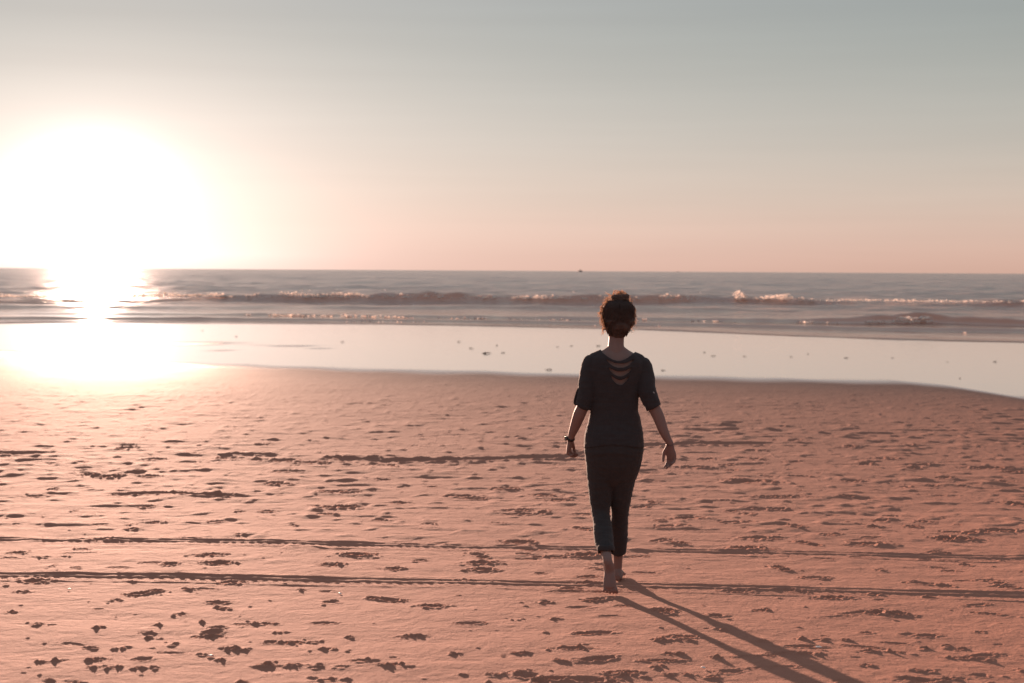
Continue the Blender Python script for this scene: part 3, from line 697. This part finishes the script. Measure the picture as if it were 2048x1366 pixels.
B = Soup(); torso_add(B)
for ch in (armL, armR, legL, legR): B.tube(ch)
neck = [(P(1232, 716, -.01), .060, .055), (P(1232, 700, -.004), .050, .052), (P(1232, 688, .004), .046, .050), (P(1233, 672, .012), .045, .052), (P(1234, 655, .02), .05, .06)]
B.tube(neck)
B.tube([(P(1192, 722, -.004), .036, .04), (P(1212, 708, -.006), .030, .04), (P(1232, 698, -.006), .034, .04), (P(1252, 709, -.006), .030, .04), (P(1274, 724, -.004), .036, .04)])
HC_ = P(1234, 636, .02)                                 # head
B.ball(HC_ + (0, 0, .012), .074, .092, .100)
B.tube([(HC_ + (0, .028, -.02), .066, .062), (HC_ + (0, .05, -.07), .050, .045), (HC_ + (0, .066, -.102), .026, .024)], ref=(0, 1, 0))
B.tube([(HC_ + (0, .088, .012), .009, .010), (HC_ + (0, .104, -.018), .011, .011), (HC_ + (0, .098, -.030), .016, .009)], ref=(0, 1, 0))  # nose
B.tube([(HC_ + (-.02, .086, -.055), .006, .006), (HC_ + (0, .095, -.052), .007, .006), (HC_ + (.02, .086, -.055), .006, .006)], ref=(0, 0, 1))   # lips
B.tube([(HC_ + (-.019, .084, -.063), .006, .006), (HC_ + (0, .093, -.065), .007, .007), (HC_ + (.019, .084, -.063), .006, .006)], ref=(0, 0, 1))
for s in (-1, 1):
    B.tube([(HC_ + (s * .014, .092, .020), .006, .005), (HC_ + (s * .034, .085, .024), .007, .005), (HC_ + (s * .052, .070, .018), .006, .005)], ref=(0, 0, 1))  # brow
    e = HC_ + (s * .076, .000, -.012)                   # ear: rim, bowl and lobe
    B.tube([(e + (0, .012, .022), .006, .008), (e + (s * .012, .0, .032), .006, .007), (e + (s * .018, -.016, .024), .006, .007), (e + (s * .016, -.020, .004), .006, .007), (e + (s * .008, -.010, -.020), .006, .008), (e + (s * .002, .004, -.032), .007, .008)], n=10)
    B.tube([(e + (-s * .004, 0, .018), .008, .016), (e + (-s * .004, 0, -.022), .008, .013)], n=10)
def finger(pts, r0, r1, s=1.):
    n = len(pts); B.tube([(p, r0 + (r1 - r0) * i / (n - 1), (r0 + (r1 - r0) * i / (n - 1)) * .95) for i, p in enumerate(pts)], n=10, sub=3)
def hand(wrist, down, out, back, side_thumb, curl, sc=1.0, tpose=0):
    """down: from wrist to fingertips, out: across the palm towards the thumb, back: out of the back of the hand"""
    d, o, b = [np.array(q, float) for q in (down, out, back)]; d /= np.linalg.norm(d); o -= d * o.dot(d); o /= np.linalg.norm(o); b = np.cross(d, o) * (1 if np.dot(np.cross(d, o), b) > 0 else -1)
    w = np.array(wrist)
    B.tube([(w - d * .01, .021 * sc, .019 * sc), (w + d * .025 * sc, .027 * sc, .016 * sc), (w + d * .055 * sc, .036 * sc, .015 * sc), (w + d * .085 * sc, .038 * sc, .013 * sc)], ref=b, n=16)
    for k, (ofs, ln, ca) in enumerate(((.029, .070, .85), (.010, .078, 1.), (-.010, .073, 1.1), (-.028, .058, 1.2))):
        p = w + (d * (.084 - .005 * abs(k - 1)) + o * ofs) * sc; ang = 0; pts = [p - d * .012, p]
        for seg, bend in zip((.46, .30, .24), (.55, .95, .65)):
            ang += bend * curl * ca; p = p + (d * math.cos(ang) - b * math.sin(ang)) * ln * seg * sc; pts.append(p)
        finger(pts, .0088 * sc, .0064 * sc)
    p = w + (d * .022 + o * .020 - b * .006) * sc; th = [p]
    for dd, oo, bb, ln in ((.80, .50, -.25, .036), (.95, .10, -.35, .028), (.95, -.15, -.45, .024)):
        v = d * dd + o * oo + b * bb; v /= np.linalg.norm(v); p = p + v * ln * sc; th.append(p)
    finger(th, .013 * sc, .0075 * sc)
wl, wr = armL[-1][0], armR[-1][0]
hand(wl, (-.13, .30, -1), (.25, 1, .2), (-1, .2, .1), 0, 1.15, .97)
hand(wr, (.14, .12, -1), (-.75, .75, .1), (.75, .62, .1), 0, .62, .98)
# left foot: heel lifted, sole towards the camera, toes on the sand
gx_, gy_ = ground(1220, 1188); yt = gy_ - YW; zt = surf(gx_, gy_)
toe = np.array([gx_, gy_, zt + .012]); 
heel = Q(1219, 1134, yt + .02); ball_ = Q(1220, 1174, yt - .004); ball_[2] = max(ball_[2], zt + .03); ank = legL[-1][0]
B.tube([(heel + (0, .012, .008), .026, .026), (heel * .7 + ball_ * .3 + (0, .03, 0), .028, .030), (heel * .35 + ball_ * .65 + (0, .022, 0), .034, .024), (ball_ + (0, .014, 0), .038, .018), (toe * .3 + ball_ * .7 + (0, .012, 0), .037, .012)], ref=(0, 1, .1), n=18)
B.tube([(legL[5][0], .034, .040), (legL[6][0], .030, .035), (ank + (0, -.01, 0), .0255, .031), (heel * .55 + ank * .45 + (0, .002, 0), .026, .031), (heel + (0, .014, .002), .027, .028)], n=18)
B.tube([(ank + (0, .02, -.01), .026, .028), (heel * .6 + ball_ * .4 + (0, .04, 0), .030, .026), (ball_ + (0, .03, 0), .032, .014)], n=14)
for i in range(5):
    ofs = (-.030 + .0155 * i) * 1.0; ln = (.58, .75, .88, .96, 1.0)[i]; r = (.0070, .0070, .0072, .0078, .0115)[i]
    a_ = ball_ + (ofs * .95, .010, -.008); t_ = ball_ + (toe - ball_) * (ln * 1.30) + (ofs * 1.2, .002, .0); t_[2] = max(t_[2], zt + r + .001)
    finger([a_, (a_ + t_) / 2 + (0, -.004, 0), t_], r, r * .88)
# right foot: flat, seen from behind
gx2, gy2 = ground(1236, 1163); z2 = surf(gx2, gy2); ank2 = legR[-1][0]; rz = .020
h2 = np.array([gx2, gy2 + .012, z2 + .026]); fw = np.array([.10, 1, 0]) ; fw /= np.linalg.norm(fw); g2 = lambda d: float(prof(gy2 + d)) - float(prof(gy2))
B.tube([(ank2, .026, .030), (ank2 * .5 + h2 * .5 + (0, .0, .006), .025, .032), (h2 + (0, .008, .004), .026, .028)], n=16)
B.tube([(h2, .027, .026), (h2 + fw * .07 + (0, 0, .008 + g2(.07)), .030, .032), (h2 + fw * .13 + (0, 0, .0 + g2(.13)), .037, .023), (h2 + fw * .175 + (0, 0, -.009 + g2(.175)), .040, .014)], ref=(0, 0, 1), n=18)
B.tube([(ank2 + (0, .01, -.01), .025, .03), (h2 + fw * .09 + (0, 0, .015 + g2(.09)), .026, .022)], ref=(0, 1, 0), n=14)
for i in range(5):
    ofs = (.034 - .0165 * i); ln = (.6, .75, .88, .96, 1.0)[i] * .052; r = (.0078, .008, .0082, .009, .0125)[i]
    sd = np.array([1, -.1, 0]); a_ = h2 + fw * .172 + sd * ofs + (0, 0, -.012 + g2(.172)); t_ = a_ + fw * ln + sd * ofs * .1 + (0, 0, g2(.2) - g2(.17) - .002)
    finger([a_, a_ * .5 + t_ * .5 + (0, 0, .003), t_], r, r * .88)
skin = simple('skin', (.235, .150, .130), .6, bump=(300, .0004), spec=.2, translucent=(.08, (.6, .22, .14)), var=.06)
body_me = B.remesh('body', .0038, 2, .4)
body_me.polygons.foreach_set('use_smooth', [True] * len(body_me.polygons)); body_me.materials.append(skin)
woman = empty('person', (OX, YW, 0)); tag(woman, 'barefoot woman in black top and cropped black trousers walking away towards the sea', 'person')
def attach(name, me, mat=None):
    me.transform(Matrix.Translation(-Vector(woman.location))); me.polygons.foreach_set('use_smooth', [True] * len(me.polygons))
    if mat: me.materials.append(mat)
    o = bpy.data.objects.new(name, me); COL.objects.link(o); o.parent = woman; return o
body_me.materials.clear(); body = attach('body', body_me, skin)

# clothing: shells round the same body, cut at hem, cuffs and neckline
def wrinkle(me, amp, lam, seed, zs=1.0):
    n = len(me.vertices); c_ = np.empty(n * 3); me.vertices.foreach_get('co', c_); c_ = c_.reshape(-1, 3); nn = np.empty(n * 3); me.vertices.foreach_get('normal', nn); nn = nn.reshape(-1, 3)
    k = pnoise(c_[:, 0] / lam + c_[:, 1] / lam * .7, c_[:, 2] / lam * zs, seed) + .6 * pnoise(c_[:, 1] / lam * 2 + 5, c_[:, 2] / lam * zs * 2.1, seed + 1)
    c_ += nn * (k * amp)[:, None]; me.vertices.foreach_set('co', c_.ravel()); me.update()
def cut(me, keep):
    bm = bmesh.new(); bm.from_mesh(me); d = [f for f in bm.faces if not keep(f.calc_center_median())]
    bmesh.ops.delete(bm, geom=d, context='FACES'); 
    lo = [v for v in bm.verts if not v.link_faces]; bmesh.ops.delete(bm, geom=lo, context='VERTS'); 
    for _ in range(3):
        bv = [v for v in bm.verts if v.is_boundary]; new = {}
        for v in bv:
            nb_ = [e.other_vert(v).co for e in v.link_edges if e.is_boundary]
            if len(nb_) == 2: new[v] = v.co * .4 + (nb_[0] + nb_[1]) * .3
        for v, c_ in new.items(): v.co = c_
    bm.to_mesh(me); bm.free()
black = simple('black_jersey', (.042, .034, .035), .9, bump=(180, .0015), spec=.12, sheen=.12, var=.2)
denim = simple('black_denim', (.044, .036, .036), .9, bump=(260, .0015), spec=.12, sheen=.1, var=.2)
T_ = Soup(); torso_add(T_, .0135)
T_.tube(armL[:5], infl=.0115); T_.tube(armR[:5], infl=.0115)
T_.tube([(P(1190, 720, -.004), .036, .042), (P(1212, 708, -.006), .030, .042), (P(1232, 700, -.006), .032, .042), (P(1252, 709, -.006), .030, .042), (P(1276, 723, -.004), .036, .042)], infl=.010)
tm = T_.remesh('top', .0042, 5, .5); wrinkle(tm, .0035, .06, 3, 1.6)
def imgxy(c):                                            # where a point of the woman stands in her own front view
    y = c[1]; q = M3.T @ (np.array([c[0], c[1], c[2] - CAM_Z])); return 1024 + F_PX * q[0] / -q[2], 683 - F_PX * q[1] / -q[2]
eL0, eL1 = Vector(armL[3][0]), Vector(armL[4][0]); eR0, eR1 = Vector(armR[3][0]), Vector(armR[4][0])
dL, dR = (eL1 - eL0).normalized(), (eR1 - eR0).normalized(); tx0, tx1 = P(1186, 815)[0], P(1285, 815)[0]
def keep_top(c):
    px, py = imgxy(c); back = c[1] < YW + BY
    if py > 893 + 2.5 * math.sin(px * .05): return False
    if px < 1181 - max(0, py - 822) * .28 and (c - eL0).dot(dL) > .004 and c[0] < tx0 and py < 860: return False
    if px > 1288 and (c - eR0).dot(dR) > .004: return False
    u = (px - 1240) / 33.0
    if back:
        if py < 722 - 19 * abs((px - 1237) / 34) ** 1.7 and abs(px - 1237) < 36: return False
        for yc, hw, th in ((731.5, 28, 4.3), (748, 24, 4.8), (765, 18, 5.0)):
            u = (px - 1240.5) / hw
            if abs(u) < 1 and abs(py - (yc - 12.5 * u * u)) < th * (1 - u * u) ** .45: return False
    else:
        zc = P(1232, 732)[2] 
        if c[2] > zc + 1.6 * abs(c[0] - OX) ** 1.35 and abs(px - 1234) < 36: return False
    if abs(px - 1234) < 26 and py < 706: return False
    return True
cut(tm, keep_top)
top = attach('top', tm, black); q = top.modifiers.new('thick', 'SOLIDIFY'); q.thickness = .0022; q.offset = -1
# draped bands between the openings stay part of the top; sleeve tabs, buttons and rolled sleeve hems
def torus_at(name, c, axis, ru, rv, r, mat, parent, ref=(0, 1, 0), n=40, jag=0.):
    axis = np.array(axis, float); axis /= np.linalg.norm(axis); ref = np.array(ref, float); v = ref - axis * ref.dot(axis); v /= np.linalg.norm(v); u = np.cross(v, axis)
    S_ = Soup(); rr = []
    for i in range(n + 1):
        a = 2 * math.pi * i / n; ct = c + u * ru * math.cos(a) + v * rv * math.sin(a) + axis * jag * math.sin(3 * a); o_ = u * math.cos(a) + v * math.sin(a)
        rr.append([ct + o_ * r[0] * math.cos(b) + axis * r[1] * math.sin(b) for b in np.arange(10) * .628318])
    vs = [p for q_ in rr for p in q_]; fs = []
    for i in range(n):
        for j in range(10): p = i * 10 + j; q_ = i * 10 + (j + 1) % 10; fs.append((p, q_, q_ + 10, p + 10))
    me = bpy.data.meshes.new(name); me.from_pydata([tuple(map(float, p)) for p in vs], [], fs); me.transform(Matrix.Translation(-Vector(woman.location)))
    me.polygons.foreach_set('use_smooth', [True] * len(me.polygons)); me.materials.append(mat); o = bpy.data.objects.new(name, me); COL.objects.link(o); o.parent = parent; return o
torus_at('sleeve_hem', np.array(eL0) - np.array(dL) * .006, dL, .0440, .0460, (.0032, .012), black, top, jag=.002)
torus_at('sleeve_hem', np.array(eR0) - np.array(dR) * .006, dR, .0440, .0460, (.0032, .012), black, top, jag=.002)
btn = simple('button', (.35, .33, .33), .3, spec=.6)
def disc(name, c, nrm, r, h, mat, parent):
    q_ = Vector(nrm).to_track_quat('Z', 'Y').to_matrix(); S_ = Soup(); rr = [[np.array(q_ @ Vector((rad * math.cos(a), rad * math.sin(a), z))) + c for a in np.arange(14) * .44880] for rad, z in ((r * .8, 0), (r, h * .3), (r, h * .7), (r * .75, h), (r * .3, h * .7))]
    S_.rings(rr); me = bpy.data.meshes.new(name); me.from_pydata(S_.v, [], S_.f); me.transform(Matrix.Translation(-Vector(woman.location))); me.materials.append(mat); o = bpy.data.objects.new(name, me); COL.objects.link(o); o.parent = parent; return o
disc('sleeve_button', P(1306.5, 786, -.088), (.45, -1, .1), .007, .003, btn, top)
def strap(name, pts, wd, th, mat, parent):
    S_ = Soup(); S_.tube([(p, wd, th) for p in pts], n=8, sub=4, ref=(1, .3, 0)); me = bpy.data.meshes.new(name); me.from_pydata(S_.v, [], S_.f); me.transform(Matrix.Translation(-Vector(woman.location)))
    me.polygons.foreach_set('use_smooth', [True] * len(me.polygons)); me.materials.append(mat); o = bpy.data.objects.new(name, me); COL.objects.link(o); o.parent = parent; return o
strap('sleeve_tab', [P(1160.5, 774, -.02), P(1155, 783, -.03), P(1151, 797, -.03), P(1149.5, 806, -.03), P(1153, 809, -.03)], .003, .008, black, top)

J = Soup(); low_ = []
for py, xl, xr, ry in ((978, 1196, 1248, .02), (958, 1178, 1268, .078)):
    a, b = P(xl, py), P(xr, py); low_.append(((a + b) / 2, abs(b[0] - a[0]) / 2, ry))
J.rings([ringv(r[0], np.array([1., 0, 0]), np.array([0, 1., 0]), r[1] + .012, r[2] + .012, 32, 2.3) for r in low_ + torso(0)[:3]][::1])
lL = [list(k) for k in legL[:7]]; lR = [list(k) for k in legR[:7]]
lL[5][1] += .006; lR[5][1] += .004
for ch in (lL, lR): J.tube([tuple(k) for k in ch], infl=.0115)
jm = J.remesh('trousers', .0042, 4, .5); wrinkle(jm, .0035, .05, 9, 1.9)
aL = Vector(legL[6][0]) + Vector((0, 0, .004)); aR = Vector(legR[5][0]) * .35 + Vector(legR[6][0]) * .65
dl = ((Vector(legL[6][0]) - Vector(legL[5][0])).normalized() + Vector((0, .15, -1.3))).normalized(); dr = (Vector(legR[6][0]) - Vector(legR[5][0])).normalized(); mx_ = P(1223, 1100)[0]
def keep_j(c):
    px, py = imgxy(c)
    if py < 884: return False
    if c[1] < YW - .2 and py > 1060: return (c - aL).dot(dl) < 0
    if py > 1060: return (c - aR).dot(dr) < 0
    return True
cut(jm, keep_j)
tr_ = attach('trousers', jm, denim); q = tr_.modifiers.new('thick', 'SOLIDIFY'); q.thickness = .002; q.offset = -1
torus_at('cuff', np.array(aL) - np.array(dl) * .012, dl, .0455, .048, (.0045, .017), denim, tr_, jag=.003)
torus_at('cuff', np.array(aR) - np.array(dr) * .012, dr, .0445, .047, (.0045, .017), denim, tr_, jag=.003)
# jewellery
metal = Mat('dark_metal'); metal = metal.done(metal.bsdf(Base_Color=(.12, .10, .09), Metallic=.9, Roughness=.3))
for s in (-1, 1):
    c_ = HC_ + (s * .074, .002, -.058); S_ = Soup(); S_.ball(c_ + (0, 0, -.008), .0055, .0055, .0065, n=12); S_.tube([(c_ + (0, 0, .012), .0012, .0012), (c_ + (0, 0, -.004), .0012, .0012)], n=6)
    me = bpy.data.meshes.new('earring'); me.from_pydata(S_.v, [], S_.f); attach('earring', me, metal)
wa = (Vector(armL[-1][0]) - Vector(armL[-2][0])).normalized()
leather = simple('black_leather', (.03, .022, .02), .5)
br = torus_at('wristband', np.array(armL[-1][0]) - np.array(wa) * .004, wa, .0225, .026, (.0032, .0075), leather, woman)
disc('watch_case', np.array(armL[-1][0]) + np.array((-.024, -.012, .004)), (-1, -.4, .1), .014, .008, metal, br)
torus_at('bracelet', np.array(armR[-1][0]) + np.array((.001, 0, -.004)), (.15, 0, -1), .0215, .0235, (.0016, .0016), metal, woman, jag=.003)
gold = Mat('gold'); gold = gold.done(gold.bsdf(Base_Color=(.7, .42, .15), Metallic=1., Roughness=.25))
rp = wr + np.array([.14, .12, -1]) / 1.017 * .088
# hair: put up loosely with a knot on top
hairm = Mat('hair'); v = hairm.obj((1, 1, 1)); hn = hairm.noise(hairm.obj((1, 1, .25)), 140, 3)
hb = hairm.bsdf(Base_Color=hairm.mix(hn, (.050, .040, .037), (.12, .082, .068)), Roughness=.62, Specular_IOR_Level=.2, Normal=hairm.bump(hairm.noise(hairm.obj((1, 1, .3)), 220, 3), .9, .002))
ht = hairm.n('ShaderNodeBsdfTranslucent'); ht.inputs[0].default_value = (.85, .38, .18, 1); hx = hairm.n('ShaderNodeMixShader'); hx.inputs[0].default_value = .15
hairm.t.links.new(hb, hx.inputs[1]); hairm.t.links.new(ht.outputs[0], hx.inputs[2]); hairm = hairm.done(hx.outputs[0])
wispm = simple('hair_wisp_lit', (.15, .10, .08), .45, spec=.4, translucent=(.55, (.95, .72, .56)), var=.2)  # lighter copy of the hair, sunlit rim put into the colour
Hs = Soup(); hc = P(1236, 632, .0)
Hs.ball(hc + (-.002, .004, .004), .086, .096, .092); Hs.ball(hc + (0, -.02, -.03), .080, .075, .075); Hs.ball(hc + (0, -.012, -.078), .058, .054, .052); Hs.ball(hc + (.055, -.01, -.02), .042, .05, .05)
Hs.ball(hc + (.047, .0, .022), .048, .06, .045); Hs.ball(hc + (-.055, .0, .03), .040, .06, .05); Hs.ball(hc + (-.05, .0, -.03), .036, .045, .045)
hm_ = Hs.remesh('hair', .005, 3); wrinkle(hm_, .013, .038, 23, .8)
face_y = HC_[1] + .045
cut(hm_, lambda c: not (c[1] > face_y and c[2] < HC_[2] + .06))
hair = attach('hair', hm_, hairm)
Bn = Soup(); bc = P(1240, 597, .0)
for k in range(7):                                      # twisted coils of the knot
    a = k * .9; Bn.tube([(bc + (.044 * math.cos(a + t * 1.5), .036 * math.sin(a + t * 1.5), -.012 + .020 * math.sin(t * 1.6) + .002 * k), .010, .010) for t in (0, .5, 1, 1.5, 2)], n=8, ref=(0, 0, 1))
Bn.ball(bc + (0, 0, -.016), .048, .040, .022)
bm_ = Bn.remesh('hair_knot', .0042, 1); kn = attach('hair_knot', bm_, hairm); kn.parent = hair
St = Soup(); ST1 = St; rs = random.Random(5)
def strand(pts, r):
    St.tube([(p, r * k, r * k) for p, k in zip(pts, np.linspace(1, .35, len(pts)))], n=4, sub=3, cap=False)
for i in range(700):                                    # locks combed over the scalp towards the knot
    az = rs.uniform(0, 2 * math.pi); z0 = rs.uniform(-.122, .05); up = bc + (rs.gauss(0, .018), rs.gauss(0, .015), -.012)
    if math.sin(az) > .42: z0 = max(z0, .03)
    pts = []; dz_ = rs.gauss(0, .55)
    for t in (0, .2, .4, .6, .8, 1):
        z_ = z0 + (.088 - z0) * t; rr_ = float(np.interp(z_, (-.13, -.10, -.06, -.02, .05, .075, .09), (.044, .055, .074, .088, .090, .070, .045))) + rs.gauss(.002, .0035); a2_ = az + dz_ * t
        pts.append(hc + (rr_ * math.cos(a2_), rr_ * 1.04 * math.sin(a2_), z_))
    pts.append(up)
    strand(pts, rs.uniform(.0009, .0019))
me = bpy.data.meshes.new('combed_locks'); me.from_pydata(ST1.v, [], ST1.f); cl_ = attach('combed_locks', me, hairm); cl_.parent = hair
St = Soup()
for i in range(150):                                     # loose wisps round the knot
    a = rs.uniform(0, 6.28); p = bc + (.03 * math.cos(a), .02 * math.sin(a), -.005); v_ = np.array([math.cos(a) * rs.uniform(.3, 1) - .25, math.sin(a) * .5, rs.uniform(-.1, 1.0)]); pts = [p]
    for t in range(4): p = p + v_ * rs.uniform(.006, .0135); v_ = v_ + np.array([rs.gauss(0, .35), rs.gauss(0, .3), rs.gauss(-.25, .3)]); pts.append(p)
    strand(pts, rs.uniform(.0009, .0017))
for i in range(30):                                     # loops of the knot standing up
    x0 = rs.uniform(-.04, .01); x1 = x0 + rs.uniform(.02, .05); hh = rs.uniform(.022, .05); yy = rs.uniform(-.02, .02)
    strand([bc + (x0, yy, -.01), bc + (x0 - .004, yy, hh * .6), bc + ((x0 + x1) / 2 - .006, yy, hh), bc + (x1, yy, hh * .55), bc + (x1 + .004, yy, -.008)], rs.uniform(.0014, .0028))
for i in range(230):                                    # fluffy outer locks, most on the sunlit left
    s = -1 if rs.random() < .72 else 1; z_ = rs.uniform(-.085, .085); q_ = math.sqrt(max(.15, 1 - (z_ / .115) ** 2)); p = hc + (s * .090 * q_, rs.uniform(-.05, .03), z_); v_ = np.array([s * rs.uniform(.2, .8), rs.gauss(0, .3), rs.uniform(.1, 1.0)]); pts = [p]
    for t in range(4): p = p + v_ * rs.uniform(.006, .010); v_ = v_ + np.array([-s * rs.uniform(.1, .5), rs.gauss(0, .2), rs.gauss(0, .3)]); pts.append(p)
    strand(pts, rs.uniform(.0014, .0026))
for i in range(90):                                     # stray curls down the lit side and nape
    s = -1 if rs.random() < .65 else 1; z_ = rs.uniform(-.09, .07); p = hc + (s * .092 * math.sqrt(max(.2, 1 - (z_ / .13) ** 2)), rs.uniform(-.03, .04), z_); v_ = np.array([s * rs.uniform(.4, 1), rs.gauss(0, .3), rs.uniform(-.9, .6)]); pts = [p]
    for t in range(5): p = p + v_ * rs.uniform(.005, .009); v_ = v_ + np.array([-s * rs.uniform(0, .35), rs.gauss(0, .2), rs.gauss(-.1, .35)]); pts.append(p)
    strand(pts, rs.uniform(.0009, .0017))
for k in range(9):                                      # the lock blown out to the left
    z0 = .008 + .003 * k; strand([P(1212, 628 + k * .5, .0), P(1208, 631 + k * .4, 0), P(1203, 631.5 - k * .3, 0), P(1198 + k * .6, 629 - k * .9, .0), P(1194 + k * 1.2, 625 - k * .4, 0)], .0010)
me = bpy.data.meshes.new('loose_strands'); me.from_pydata(St.v, [], St.f); ls = attach('loose_strands', me, wispm); ls.parent = hair
# eyes, brows and mouth (turned away from the camera)
eyem = simple('eye', (.75, .72, .70), .15, spec=.6, var=.02); irism = simple('iris', (.10, .06, .03), .2)
for s in (-1, 1):
    S_ = Soup(); S_.ball(HC_ + (s * .031, .079, .004), .0125, .0105, .0085, n=14); me = bpy.data.meshes.new('eye'); me.from_pydata(S_.v, [], S_.f); eo = attach('eye', me, eyem)
    disc('iris', HC_ + (s * .031, .0885, .004), (0, 1, 0), .0055, .0018, irism, eo)
